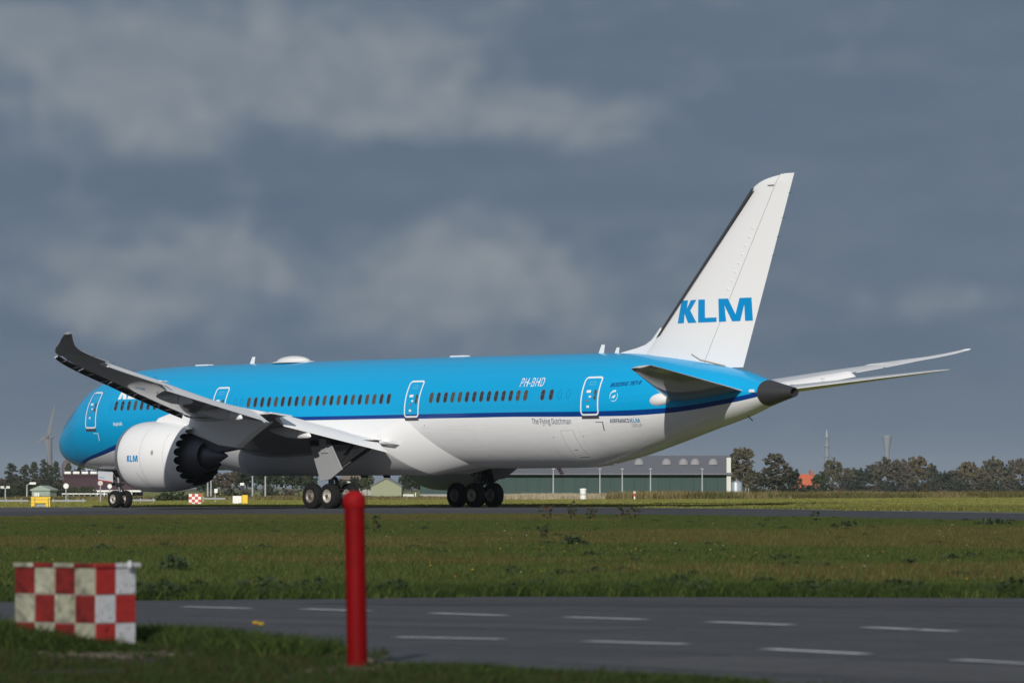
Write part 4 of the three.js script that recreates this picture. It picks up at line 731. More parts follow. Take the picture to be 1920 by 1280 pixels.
const patches = {
  green: [0, 1, 2].map(() => bladePatch(2.3, 2300, 0.04, 0.12, 0.012, [G.green, G.green, G.deep, G.olive], 0.7, 0.5)),
  brown: [0, 1, 2].map(() => bladePatch(2.3, 2300, 0.05, 0.16, 0.010, [G.olive, G.seed, G.green, G.seed, G.straw, G.green, G.olive], 0.5, 0.45)),
  verge: [0, 1].map(() => bladePatch(1.3, 1700, 0.05, 0.15, 0.008, [G.deep, G.deep, G.deep, G.green], 0.8, 0.6)),
  near: [0, 1].map(() => bladePatch(1.1, 1100, 0.02, 0.075, 0.008, [G.deep, [0.06, 0.075, 0.022], [0.075, 0.072, 0.028], [0.035, 0.055, 0.014]], 0.9, 0.7)),  // near greens deepened, shade and vignette put into the colour
  tuft: [0, 1].map(() => bladePatch(0.5, 420, 0.10, 0.24, 0.010, [G.deep, G.deep, G.green], 0.8, 0.6)),
  far: [0, 1].map(() => bladePatch(5, 1800, 0.05, 0.14, 0.035, [G.yellow, G.yellow, G.olive, G.straw], 0.6, 0.4)),
  reed: [0, 1].map(() => bladePatch(4, 1400, 0.18, 0.5, 0.03, [G.straw, [0.33, 0.27, 0.15], G.seed, G.olive], 0.35, 0.5)),
  pale: [0, 1].map(() => bladePatch(4, 1500, 0.25, 0.6, 0.04, [[0.46, 0.40, 0.28], [0.52, 0.46, 0.34], [0.38, 0.32, 0.2]], 0.3, 0.5)),
  scrub: [0, 1].map(() => bladePatch(4, 1500, 0.15, 0.45, 0.05, [G.olive, G.seed, G.deep, [0.14, 0.12, 0.06]], 0.5, 0.6)),
};
const spots = Object.fromEntries(Object.keys(patches).map(k => [k, []]));
const nearEdge = x => { for (let i = 0; i < TAXI_NEAR.length - 1; i++) { const [x1, z1] = TAXI_NEAR[i], [x0, z0] = TAXI_NEAR[i + 1]; if (x >= x0 && x <= x1) return lerp(z0, z1, (x - x0) / (x1 - x0)); } return -205; };
const farEdgeRoad = x => { const R = [...ROAD_FAR].reverse(); for (let i = 0; i < R.length - 1; i++) if (x >= R[i][0] && x <= R[i + 1][0]) return lerp(R[i][1], R[i + 1][1], (x - R[i][0]) / (R[i + 1][0] - R[i][0])); return -49; };
for (let d = 51; d < 206; d += 1.75) {
  const half = d * 0.1012 + 4;
  for (let x = -half; x < half; x += 1.75) {
    const px = x + rr(-0.5, 0.5), pz = -d + rr(-0.5, 0.5); if (pz < nearEdge(px) + 1.1 || pz > farEdgeRoad(px) - 1.2) continue;
    const band = fbm(px * 0.035, d * 0.03, 2.2, 3) + 0.5 * Math.exp(-(((d - 98) / 22) ** 2)) - 0.25 * sstep(60, 52, d) - 0.12;
    spots[band > 0.02 ? 'brown' : 'green'].push([px, pz, rr(0.85, 1.15)]);
  }
}
for (let x = -9; x < 9; x += 0.42) for (const k of [0.55, 1.35]) { const px = x + rr(-0.2, 0.2), pz = farEdgeRoad(px) - k - rr(0, 0.25); spots.verge.push([px, pz, rr(0.75, 1.15)]); }
const vergeZ = x => { for (let i = 0; i < VERGE.length - 1; i++) if (x >= VERGE[i][0] && x <= VERGE[i + 1][0]) return lerp(VERGE[i][1], VERGE[i + 1][1], (x - VERGE[i][0]) / (VERGE[i + 1][0] - VERGE[i][0])); return -20; };
for (let x = -7; x < 2.2; x += 0.5) for (let z = -44; z < -20; z += 0.5) {
  const px = x + rr(-0.2, 0.2), pz = z + rr(-0.2, 0.2); if (pz < vergeZ(px) + 0.5) continue;
  const bare = 0.2 + 0.8 * sstep(0.0, 0.25, fbm(px * 0.9, pz * 0.35, 9.1, 3)) + Math.exp(-(((px + 0.95) / 0.35) ** 2) - (((pz + 30.4) / 0.9) ** 2)) + 0.8 * Math.exp(-(((px + 2.6) / 0.6) ** 2) - (((pz + 33.0) / 0.8) ** 2)); if (rnd() < bare) continue;
  spots.near.push([px, pz, rr(0.6, 1.2)]);
}
for (let i = 0; i < 110; i++) { const t = Math.pow(rnd(), 1.4), px = lerp(-3.9, -2.62, t), pz = lerp(-35.0, -33.75, t) + rr(0.0, 0.3); spots.tuft.push([px, pz, rr(0.45, 0.95) * (1.35 - 1.0 * t)]); }
for (let i = 0; i < 120; i++) { const px = rr(-5, -1.3), pz = vergeZ(px) + rr(0.15, 1.4); spots.tuft.push([px, pz, rr(0.3, 0.75)]); }
for (let i = 0; i < 26; i++) { const px = rr(-0.7, 1.6), pz = vergeZ(px) + rr(0.1, 0.5); spots.tuft.push([px, pz, rr(0.12, 0.35)]); }
const taxiFarZ = x => { for (let i = 0; i < TAXI_FAR.length - 1; i++) if (x >= TAXI_FAR[i][0] && x <= TAXI_FAR[i + 1][0]) return lerp(TAXI_FAR[i][1], TAXI_FAR[i + 1][1], (x - TAXI_FAR[i][0]) / (TAXI_FAR[i + 1][0] - TAXI_FAR[i][0])); return -150; };
for (let d = 212; d < 430; d += 4.6) { const half = d * 0.104 + 6; for (let x = -half; x < half; x += 4.6) { const px = x + rr(-1, 1), pz = -d + rr(-1, 1); if (pz > taxiFarZ(px) - 4) continue; spots.far.push([px, pz, rr(0.8, 1.2)]); } }
// dry reeds and scrub beyond the mown strip
for (let u = 60; u < 830; u += 9) for (const k of [0, 1]) { const d = 440 + k * 22 + rr(-8, 8), p = at(u + rr(-5, 5), 930, d); spots[rnd() < 0.6 ? 'reed' : 'scrub'].push([p.x, p.z, rr(0.5, 1.0)]); }
for (let u = 950; u < 1210; u += 7) for (const k of [0, 1, 2]) { const d = 440 + k * 16 + rr(-6, 6), p = at(u + rr(-5, 5), 930, d); spots.pale.push([p.x, p.z, rr(0.7, 1.15)]); }
for (let u = 1180; u < 1960; u += 8) for (const k of [0, 1, 2]) { const d = 430 + k * 24 + rr(-8, 8), p = at(u + rr(-5, 5), 930, d); spots[u < 1330 || rnd() < 0.35 ? 'reed' : 'scrub'].push([p.x, p.z, rr(0.9, 1.9)]); }
const grassNames = { green: ['meadow_grass', 'short green meadow grass between road and taxiway'], brown: ['seeding_grass', 'brownish seeding grass in the middle of the meadow'], verge: ['verge_grass', 'dark tall grass along the far road edge'], near: ['foreground_grass', 'blurred short grass on the near verge'], tuft: ['grass_tufts', 'grass tufts around the marker box and near road edge'], far: ['far_grass', 'sunlit yellow-green mown grass beyond the taxiway'], reed: ['dry_reeds', 'straw-coloured dry reeds beyond the mown strip'], pale: ['pale_reeds', 'pale straw strip in front of the green hall'], scrub: ['scrub', 'low brown-green scrub along the far field edge'] };
for (const [k, list] of Object.entries(spots)) patches[k].forEach((g, v) => {
  const mine = list.filter((_, i) => i % patches[k].length === v); if (!mine.length) return;
  const im = new THREE.InstancedMesh(g, bladeMat, mine.length), m4 = new THREE.Matrix4(), q = new THREE.Quaternion(), up = new THREE.Vector3(0, 1, 0);
  mine.forEach(([x, z, s], i) => { const a = k === 'reed' || k === 'pale' || k === 'scrub' ? rnd() * 6.28 : (rnd() - 0.5) * 1.2 + (rnd() < 0.5 ? 0 : Math.PI / 2) * 1; m4.compose(new THREE.Vector3(x, groundY(x, z), z), q.setFromAxisAngle(up, a), new THREE.Vector3(1, s, 1)); im.setMatrixAt(i, m4); });
  im.name = numbered(grassNames[k][0]); im.userData = { label: grassNames[k][1], category: k === 'reed' ? 'reeds' : 'grass', kind: 'stuff' }; im.castShadow = im.receiveShadow = true; scene.add(im);
});
// leafy weeds standing out of the meadow
const weedMat = new THREE.MeshPhysicalMaterial({ vertexColors: true, roughness: 0.7, side: THREE.DoubleSide });
function leafCloud(n, env, size, cols, clumps, spread) {       // many small leaf faces gathered in clumps
  const P = [], C = [], c = new THREE.Color(), cen = Array.from({ length: clumps }, () => { const e = env(); return [...e, cols[Math.floor(rnd() * cols.length)], rr(0.7, 1.3)]; });
  const v = new THREE.Vector3(), e = new THREE.Euler();
  for (let i = 0; i < n; i++) {
    const q = cen[i % clumps], x = q[0] + gauss() * spread, y = q[1] + gauss() * spread, z = q[2] + gauss() * spread, s = size * rr(0.5, 1.25), k = q[4] * rr(0.8, 1.2);
    e.set(rnd() * 6.28, rnd() * 6.28, rnd() * 6.28); c.setRGB(q[3][0] * k, q[3][1] * k, q[3][2] * k);
    const pts = [[-0.5, 0], [0, -0.32], [0.5, 0], [0, 0.32]].map(([a, b]) => v.set(a * s, b * s, 0).applyEuler(e).toArray().map((t, m) => t + [x, y, z][m]));
    for (const m of [0, 1, 2, 0, 2, 3]) { P.push(...pts[m]); C.push(c.r, c.g, c.b); }
  }
  const g = new THREE.BufferGeometry(); g.setAttribute('position', new THREE.Float32BufferAttribute(P, 3)); g.setAttribute('color', new THREE.Float32BufferAttribute(C, 3)); g.computeVertexNormals(); return g;
}
function weed(u, v, d, h, w, cols, name, label, cat, upright) {
  const p = at(u, v, d), t = thing(name, label, cat, [p.x, groundY(p.x, -d), -d]);
  part(t, 'leaves', leafCloud(upright ? Math.round(90 + 320 * Math.max(0, w - 0.2)) : 700, () => { const a = rnd() * 6.28, r = Math.sqrt(rnd()) * w / 2; return [Math.cos(a) * r, rr(0.08, 1) * h * (upright ? 1 : (1 - (r / w * 1.7) ** 2)), Math.sin(a) * r]; }, upright ? 0.09 : 0.13, cols, upright ? 26 : 60, upright ? 0.04 : 0.06), weedMat);
  part(t, 'stems', merge(Array.from({ length: upright ? 7 : 5 }, () => { const a = rnd() * 6.28, r = rnd() * w / 2; return tube([Math.cos(a) * r * 0.4, 0, Math.sin(a) * r * 0.4], [Math.cos(a) * r, h * rr(0.7, 1), Math.sin(a) * r], 0.008, 0.004, 5); })), std(lin(0.10, 0.075, 0.03), 0.8));
}
const DK = [[0.035, 0.07, 0.018], [0.03, 0.05, 0.018], [0.06, 0.085, 0.025]], RU = [[0.09, 0.05, 0.025], [0.05, 0.06, 0.02], [0.12, 0.06, 0.03]];
weed(1024, 975, 172, 0.62, 0.55, [...RU, ...DK], 'dock_plant', 'leftmost rusty dock plant in front of the taxiway under the belly', 'weed', true);
weed(1072, 975, 172, 0.66, 0.35, [...RU, ...DK], 'dock_plant', 'slender dock plant, second from left before the taxiway', 'weed', true);
weed(1110, 978, 168, 0.5, 0.4, [...RU, ...DK], 'dock_plant', 'dock plant, third from left before the taxiway', 'weed', true);
weed(1178, 975, 170, 0.6, 0.85, RU, 'dock_plant', 'wide rusty dock plant below the rear door', 'weed', true);
weed(706, 1000, 120, 0.45, 0.18, DK, 'thistle', 'single dark thistle right of the red post', 'weed', true);
weed(1020, 1020, 100, 0.42, 0.16, DK, 'thistle', 'single dark thistle left of the low dark bush', 'weed', true);
weed(1078, 1030, 92, 0.2, 0.45, DK, 'low_bush', 'low dark bush in the middle of the meadow', 'bush', false);
weed(325, 1078, 64, 0.26, 0.3, DK, 'low_bush', 'small dark bush in the meadow behind the checked box', 'bush', false);
weed(1590, 995, 130, 0.22, 1.0, DK, 'low_bush', 'small dark bush in the meadow below the wing', 'bush', false);
weed(1865, 988, 142, 0.24, 1.05, DK, 'low_bush', 'flat dark bush at the right end of the meadow', 'bush', false);
weed(1530, 980, 158, 0.4, 0.25, DK, 'thistle', 'dark thistle left of the small bush below the wing', 'weed', true);
for (const [name, label, n, spread, mk] of [['verge_clumps', 'dark leafy clumps along the far road edge', 110, 0.05, () => { const x = rr(-8, 8); return [x, farEdgeRoad(x) - 0.3 - Math.pow(rnd(), 1.6) * 3.2, rr(0.4, 1.2)]; }], ['meadow_clumps', 'low leafy clumps scattered through the meadow', 420, 0.05, () => { const d = 54 + 140 * Math.pow(rnd(), 0.9); return [rr(-1, 1) * (d * 0.101 + 1), -d, rr(0.35, 0.9)]; }]]) {
  const protoG = leafCloud(320, () => { const a = rnd() * 6.28, r = Math.sqrt(rnd()) * 0.2; return [Math.cos(a) * r, rr(0.02, 0.15) * (1 - (r / 0.27) ** 2), Math.sin(a) * r]; }, 0.055, [[0.028, 0.05, 0.012], [0.036, 0.06, 0.014], [0.045, 0.065, 0.018]], 34, 0.03), im = new THREE.InstancedMesh(protoG, weedMat, n), m4 = new THREE.Matrix4(), qq = new THREE.Quaternion(), up = new THREE.Vector3(0, 1, 0);
  for (let i = 0; i < n; i++) { let [x, z, s] = mk(); if (z < nearEdge(x) + 1.5) z = nearEdge(x) + 2 + rnd() * 20; m4.compose(new THREE.Vector3(x, groundY(x, z), z), qq.setFromAxisAngle(up, rnd() * 6.28), new THREE.Vector3(s * rr(0.8, 1.6), s, s * rr(0.8, 1.6))); im.setMatrixAt(i, m4); }
  im.name = name; im.userData = { kind: 'stuff', label, category: 'plants' }; im.castShadow = im.receiveShadow = true; scene.add(im);
}
{ // small flowers scattered in the meadow
  const fl = new THREE.InstancedMesh(new THREE.IcosahedronGeometry(0.014, 0), std(0xffffff, 0.8), 320), m4 = new THREE.Matrix4(), col = new THREE.Color();
  for (let i = 0; i < 320; i++) { const d = 52 + 95 * Math.pow(rnd(), 0.8), x = rr(-1, 1) * (d * 0.101 + 1), s = rr(0.6, 1.4); m4.makeScale(s, s * 0.6, s).setPosition(x, rr(0.05, 0.13), -d); fl.setMatrixAt(i, m4); const y = rnd(); fl.setColorAt(i, y < 0.55 ? col.setRGB(0.5, 0.33, 0.02) : y < 0.8 ? col.setRGB(0.55, 0.55, 0.5) : col.setRGB(0.4, 0.2, 0.05)); }
  fl.name = 'wild_flowers'; fl.userData = { kind: 'stuff', label: 'tiny yellow and white flowers dotted over the meadow', category: 'flowers' }; scene.add(fl);
}
{ // bare soil crumbs by the post and along the kerbless near edge
  const fl = new THREE.InstancedMesh(new THREE.IcosahedronGeometry(0.03, 1), std(lin(0.13, 0.105, 0.08), 1), 700), m4 = new THREE.Matrix4();
  for (let i = 0; i < 700; i++) { let x, z; if (i < 260) { x = -0.93 + gauss() * 0.22; z = -30.5 + gauss() * 0.6; } else if (i < 420) { x = -2.55 + gauss() * 0.5; z = -33.1 + gauss() * 0.5; } else { x = rr(-1.2, 2); z = vergeZ(x) + Math.abs(gauss()) * 0.4; } const s = rr(0.3, 1.3); m4.makeScale(s, s * 0.6, s).setPosition(x, 0.01, z); fl.setMatrixAt(i, m4); }
  fl.name = 'soil_crumbs'; fl.userData = { kind: 'stuff', label: 'loose brown soil by the red post and road edge', category: 'soil' }; scene.add(fl);
}
for (const [u, v, l] of [[478.5, 1169, 'left of two yellow flowers on thin stalks at the road edge'], [489, 1171, 'right of two yellow flowers on thin stalks at the road edge']]) {
  const d = 36.2, q = at(u, v, d), t = thing('yellow_flower', l, 'flower', [q.x, 0, -d]); part(t, 'stalk', tube([0.02, 0, 0], [0, q.y, 0], 0.004, 0.003, 6), std(lin(0.06, 0.09, 0.02), 0.8));
  const pet = []; for (let k = 0; k < 14; k++) { const g = new THREE.SphereGeometry(0.009, 6, 4); g.scale(1.5, 0.9, 0.8); g.rotateZ(0.7); g.translate(0.011, 0.004, 0); g.rotateY(k * 0.45); g.translate(0, q.y + 0.002, 0); pet.push(g); } part(t, 'flower_head', merge(pet), std(lin(0.75, 0.45, 0.01), 0.7));
}
console.log('grass done');

// ---------------------------------------------------------------- trees
const leafMat = new THREE.MeshPhysicalMaterial({ vertexColors: true, roughness: 0.8, side: THREE.DoubleSide, transmission: 0.2, thickness: 0 });
const bark = std(lin(0.10, 0.08, 0.06), 0.95);
function treeProto(kind, cols, seedN) {                         // about 10 m tall, scaled per tree
  seed = seedN; const H = 10, g = new THREE.Group(); let env, n, size, cl, sp, trunkTop = 6;
  if (kind === 'poplar') { env = () => { const t = Math.pow(rnd(), 0.8), w = 1.75 * Math.pow(Math.sin(Math.PI * Math.min(0.97, 0.13 + t * 0.85)), 0.7) * (0.85 + 0.3 * n3(t * 5, seedN, 0)), a = rnd() * 6.28, r = Math.sqrt(rnd()) * w; return [Math.cos(a) * r, 1.2 + t * 8.6, Math.sin(a) * r]; }; n = 2600; size = 0.42; cl = 130; sp = 0.25; trunkTop = 8; }
  else if (kind === 'round') { env = () => { const a = rnd() * 6.28, b = Math.acos(rr(-0.75, 1)), k = 0.75 + 0.55 * Math.abs(n3(a * 0.9, b * 1.4, seedN)), r = Math.pow(rnd(), 0.4) * k; return [Math.cos(a) * Math.sin(b) * r * 4.1, 5.7 + Math.cos(b) * r * 4.2, Math.sin(a) * Math.sin(b) * r * 4.1]; }; n = 3600; size = 0.6; cl = 130; sp = 0.42; }
  else if (kind === 'tall') { env = () => { const t = rnd(), a = rnd() * 6.28, w = 2.6 * Math.pow(Math.sin(Math.PI * (0.1 + t * 0.83)), 0.6) * (0.85 + 0.3 * Math.abs(n3(t * 2, a, seedN))), r = Math.sqrt(rnd()) * w; return [Math.cos(a) * r, 1.0 + t * 8.8, Math.sin(a) * r]; }; n = 3400; size = 0.55; cl = 120; sp = 0.4; }
  else { env = () => { const a = rnd() * 6.28, b = Math.acos(rnd()), k = 0.7 + 0.6 * Math.abs(n3(a, b * 2, seedN)), r = Math.pow(rnd(), 0.35) * k; return [Math.cos(a) * Math.sin(b) * r * 7.5, 0.3 + Math.cos(b) * r * 9.5, Math.sin(a) * Math.sin(b) * r * 7.5]; }; n = 2600; size = 0.9; cl = 100; sp = 0.7; trunkTop = 3; }
  const crown = leafCloud(n, env, size, cols, cl, sp); part(g, 'crown', crown, leafMat); { const a = crown.attributes.position, xs = [], ys = []; for (let i = 0; i < a.count; i += 3) { xs.push(Math.abs(a.getX(i))); ys.push(a.getY(i)); } xs.sort((q, w) => q - w); ys.sort((q, w) => q - w); g.userData.wide = 2 * xs[Math.floor(xs.length * 0.96)]; g.userData.high = ys[Math.floor(ys.length * 0.995)]; }
  const bits = [tube([0, -0.2, 0], [0.05, trunkTop, 0], 0.26, 0.08, 8)];
  for (let k = 0; k < 6; k++) { const a = rnd() * 6.28, y = rr(1.6, trunkTop * 0.8); bits.push(tube([0.02, y, 0], [Math.cos(a) * rr(0.8, 2) * (kind === 'poplar' ? 0.5 : 1), y + rr(1, 2.4), Math.sin(a) * rr(0.8, 2)], 0.09, 0.03, 6)); }
  part(g, 'trunk', merge(bits), bark);
  return g;
}
const dim = (o, k) => Object.fromEntries(Object.entries(o).map(([n, l]) => [n, l.map(c => c.map(v => v * k))]));
const TC = dim({ dark: [[0.032, 0.052, 0.02], [0.045, 0.06, 0.024], [0.026, 0.04, 0.018]], pop: [[0.05, 0.072, 0.028], [0.065, 0.082, 0.032], [0.038, 0.055, 0.022]], olive: [[0.125, 0.112, 0.06], [0.115, 0.108, 0.058], [0.135, 0.112, 0.062], [0.105, 0.10, 0.056]], brown: [[0.13, 0.10, 0.065], [0.115, 0.095, 0.06], [0.10, 0.085, 0.055]], green: [[0.055, 0.085, 0.025], [0.07, 0.10, 0.03], [0.045, 0.065, 0.022]], gold: [[0.17, 0.125, 0.045], [0.13, 0.105, 0.045], [0.10, 0.09, 0.04]] }, 0.74);  // olive leaves paled and evened, standing in for haze on the right
const protos = { poplar: [1, 2, 3].map(i => treeProto('poplar', TC.pop, 100 + i)), dark: [1, 2].map(i => treeProto('round', TC.dark, 200 + i)), olive: [1, 2, 3].map(i => treeProto('round', TC.olive, 300 + i)), tallolive: [1, 2].map(i => treeProto('tall', TC.olive, 350 + i)), brown: [1, 2].map(i => treeProto('round', TC.brown, 400 + i)), green: [1, 2].map(i => treeProto('round', TC.green, 500 + i)), bush: [1, 2].map(i => treeProto('bush', TC.green, 600 + i)), darkbush: [1, 2].map(i => treeProto('bush', TC.dark, 650 + i)), oliveBush: [1, 2].map(i => treeProto('bush', TC.brown, 680 + i)), gold: [1].map(i => treeProto('round', TC.gold, 700 + i)) };
seed = 777;
const ORD = ['first', 'second', 'third', 'fourth', 'fifth', 'sixth', 'seventh', 'eighth', 'ninth', 'tenth', 'eleventh', 'twelfth', 'thirteenth', 'fourteenth', 'fifteenth', 'sixteenth', 'seventeenth', 'eighteenth', 'nineteenth', 'twentieth', 'twenty-first', 'twenty-second', 'twenty-third', 'twenty-fourth', 'twenty-fifth', 'twenty-sixth', 'twenty-seventh', 'twenty-eighth', 'twenty-ninth', 'thirtieth'];
let variant = 0;
function plant(kind, u, vTop, wPx, d, name, label, cat, group, base) {      // crown centre column, top row and width in view pixels
  const list = protos[kind], o = list[variant++ % list.length].clone(); o.name = numbered(name); scene.add(o);
  const p = at(u, vTop, d), gy = groundY(p.x, p.z), h = p.y - gy, w = wPx / PXM(d), { wide, high } = o.userData;
  o.position.set(p.x, gy, p.z); o.scale.set(w / wide, h / high, w / wide); o.rotation.y = rnd() * 6.28;
  o.userData = { label, category: cat }; if (group) o.userData.group = group;
}
// poplars at the far left
[[20, 869, 24], [47, 871, 20], [63, 866, 18], [82, 862, 19], [94, 872, 17], [104, 865, 17], [128, 868, 16], [149, 873, 22]].forEach(([u, v, w], i) => plant('poplar', u, v, w, 1250, 'poplar', `tall poplar, ${ORD[i]} from the left in the far left row`, 'tree', 'poplars behind the airport buildings'));
[[6, 897, 30], [26, 893, 26], [38, 903, 24], [58, 899, 30], [76, 898, 26], [90, 896, 28], [108, 899, 26]].forEach(([u, v, w], i) => plant(i % 2 ? 'dark' : 'brown', u, v, w, 900, 'broadleaf_tree', `dark low tree, ${ORD[i]} from the left below the poplars`, 'tree', 'low trees below the poplars'));
[[-6, 905, 40], [22, 907, 40], [44, 904, 36], [70, 906, 40], [96, 905, 40], [116, 909, 30], [4, 915, 34], [30, 913, 36], [52, 917, 30], [84, 914, 34], [110, 916, 30], [122, 918, 18]].forEach(([u, v, w], i) => plant('darkbush', u, v, w, i < 6 ? 640 : 600, 'hedge_bush', `dark hedge bush, ${ORD[i]} from the left behind the green shed`, 'bush', 'hedge bushes behind the green shed'));
// trees seen under the belly and between the wheels
[[385, 897, 40, 'green'], [415, 888, 34, 'brown'], [437, 884, 30, 'brown'], [462, 880, 40, 'dark'], [492, 878, 34, 'green'], [518, 882, 36, 'dark'], [548, 880, 40, 'green'], [577, 885, 34, 'dark'], [668, 893, 26, 'dark'], [688, 888, 22, 'green'], [772, 884, 34, 'dark'], [757, 890, 26, 'green'], [792, 890, 26, 'dark'], [640, 898, 24, 'dark']].forEach(([u, v, w, k], i) => plant(k, u, v, w, 620 + (i % 3) * 25, 'broadleaf_tree', `${{ green: 'green', brown: 'reddish-brown', dark: 'dark green' }[k]} tree, ${ORD[i]} from the left of those under the fuselage`, 'tree', 'trees seen below the fuselage'));
[[306, 923, 44], [330, 921, 36], [350, 927, 24], [258, 931, 22]].forEach(([u, v, w], i) => plant('bush', u, v, w, 400 + i * 6, 'green_bush', `green bush, ${ORD[i]} of those under the near engine`, 'bush', 'green bushes below the near engine'));
[[400, 918, 26], [430, 914, 30], [462, 916, 30], [505, 912, 34], [545, 914, 34], [590, 916, 30]].forEach(([u, v, w], i) => plant(i % 2 ? 'darkbush' : 'oliveBush', u, v, w, 560, 'dark_bush', `dark bush, ${ORD[i]} from the left below the belly`, 'bush', 'dark bushes below the belly'));
// right-hand side
[[1392, 841, 46, 'tallolive'], [1374, 872, 30, 'olive'], [1412, 884, 34, 'olive'], [1456, 851, 50, 'tallolive'], [1480, 880, 40, 'dark'], [1432, 888, 40, 'dark'], [1538, 885, 30, 'green']].forEach(([u, v, w, k], i) => plant(k, u, v, w, 900, 'broadleaf_tree', `${k === 'tallolive' ? 'tall olive' : k === 'olive' ? 'olive' : k === 'dark' ? 'dark' : 'green'} tree, ${ORD[i]} of the clump behind the tail cone`, 'tree', 'trees between the green hall and the red roof'));
[[1500, 905, 26], [1520, 908, 24], [1548, 902, 30], [1475, 908, 40], [1420, 910, 36]].forEach(([u, v, w], i) => plant('darkbush', u, v, w, 850, 'dark_bush', `dark bush, ${ORD[i]} of those around the red-roofed house`, 'bush', 'dark bushes around the red-roofed house'));
[[1562, 860, 34, 'olive'], [1586, 878, 40, 'olive'], [1620, 878, 44, 'dark'], [1640, 868, 34, 'olive'], [1664, 858, 46, 'olive'], [1690, 862, 36, 'brown'], [1720, 856, 42, 'gold'], [1744, 870, 34, 'dark'], [1768, 884, 34, 'dark'], [1792, 880, 34, 'olive'], [1815, 866, 36, 'gold'], [1836, 876, 30, 'olive'], [1862, 858, 40, 'olive'], [1884, 870, 30, 'dark'], [1912, 860, 40, 'brown'], [1604, 888, 30, 'dark'], [1706, 884, 36, 'olive'], [1760, 892, 30, 'brown'], [1800, 894, 34, 'olive'], [1850, 890, 34, 'brown'], [1895, 890, 30, 'olive']].forEach(([u, v, w, k], i) => plant(k, u, v, w, 1300 + (i % 4) * 60, 'broadleaf_tree', `${{ olive: 'olive', dark: 'dark', gold: 'yellowish', brown: 'brownish' }[k]} tree, ${ORD[i]} of the long row at the right horizon`, 'tree', 'long tree row at the right horizon'));
for (let i = 0; i < 17; i++) plant(i % 3 ? 'darkbush' : 'oliveBush', 1572 + i * 21.5, 901 + rr(-3, 4), 40, 1220, 'hedgerow_bush', `dark hedgerow bush, ${ORD[i]} from the left below the right tree row`, 'bush', 'hedgerow below the right tree row');
[[1735, 905, 16], [1853, 908, 20], [1669, 927, 12]].forEach(([u, v, w], i) => plant('tallolive', u, v, w, 700, 'young_tree', `${ORD[i]} small lone tree standing in the right field`, 'tree', 'lone young trees in the right field'));
console.log('trees done');

// ---------------------------------------------------------------- buildings and fittings of the airfield's far side
const W2 = (u0, u1, d) => (u1 - u0) / PXM(d);
const C = { cream: std(lin(0.62, 0.62, 0.58), 0.8), palegreen: std(lin(0.30, 0.36, 0.31), 0.7), roofgrey: std(lin(0.15, 0.155, 0.175), 0.8), teal: std(lin(0.024, 0.056, 0.051), 0.7), tealLight: std(lin(0.026, 0.062, 0.054), 0.7), maroon: std(lin(0.045, 0.022, 0.03), 0.8), white: std(lin(0.78, 0.78, 0.76), 0.6), yellow: std(lin(0.78, 0.50, 0.015), 0.5), galv: std(lin(0.27, 0.285, 0.30), 0.6), pole: std(lin(0.36, 0.375, 0.39), 0.65), dark: std(lin(0.03, 0.03, 0.033), 0.7), glass: new THREE.MeshPhysicalMaterial({ color: lin(0.03, 0.035, 0.04), roughness: 0.1, clearcoat: 1 }), red: std(lin(0.55, 0.05, 0.035), 0.6), brick: std(lin(0.30, 0.13, 0.09), 0.9), tilered: std(lin(0.48, 0.115, 0.055), 0.85), concrete: std(lin(0.34, 0.33, 0.31), 0.9), blueGrey: std(lin(0.30, 0.36, 0.46), 0.6), signPink: std(lin(0.6, 0.5, 0.48), 0.6), domeGrey: std(lin(0.26, 0.26, 0.27), 0.9), hazeGrey: std(lin(0.20, 0.225, 0.25), 0.9), tent: std(lin(0.28, 0.30, 0.20), 0.8) };
function spot(u, d) { const p = at(u, 930, d); return [p.x, groundY(p.x, -d), -d]; }
// yellow equipment box by the taxiway
{ const d = 303, t = thing('equipment_box', 'yellow equipment box on legs at far left taxiway edge', 'equipment box', spot(76, d)); const k = PXM(d), w = 36 / k, h = 18.5 / k;
  part(t, 'upper_case', new RoundedBoxGeometry(w, h * 0.62, 0.5, 2, 0.02).translate(0, h * 0.72, 0), C.yellow);
  for (const s of [-1, 1]) part(t, 'leg', new RoundedBoxGeometry(w * 0.24, h * 0.46, 0.46, 2, 0.015).translate(s * w * 0.38, h * 0.22, 0), C.yellow);
  part(t, 'lower_panel', box(w * 0.5, h * 0.3, 0.3, 0.03, h * 0.16, 0.04), C.galv); part(t, 'lid', box(w * 1.03, h * 0.06, 0.54, 0, h * 1.04, 0), C.yellow);
  for (const x of [-0.3, 0.4]) part(t, 'strap', box(0.025, h * 0.9, 0.02, x * w, h * 0.5, 0.262), C.dark); part(t, 'seam', box(w * 1.005, 0.02, 0.505, 0, h * 0.78, 0), C.dark); }
// checked marker box and cabinets under the near engine
{ const d = 318, k = PXM(d), t = thing('marker_box', 'small red and white checked marker box under the near engine', 'marker box', spot(365, d)); const w = 23 / k, h = 21 / k;
  part(t, 'case', box(w, h, 0.4, 0, h / 2 + 0.02, -0.203), C.white);
  for (let r = 0; r < 4; r++) for (let c = 0; c < 4; c++) part(t, 'painted_square', box(w / 4 - 0.006, h / 4 - 0.006, 0.01, (c - 1.5) * w / 4, (3.5 - r) * h / 4 + 0.02, 0.003), (r + c) % 2 ? C.red : C.white);
  part(t, 'side_panel', box(0.02, h * 1.05, 0.42, w / 2 + 0.06, h * 0.55, -0.2), C.yellow); }
{ const d = 322, k = PXM(d), t = thing('equipment_cabinet', 'white cabinet beside a yellow one right of the checked box', 'cabinet', spot(444.5, d)); part(t, 'cabinet_body', new RoundedBoxGeometry(17 / k, 17 / k, 0.4, 2, 0.02).translate(0, 8.5 / k, 0), C.white); part(t, 'plinth', box(18 / k, 0.05, 0.42, 0, 0.02, 0), C.concrete); }
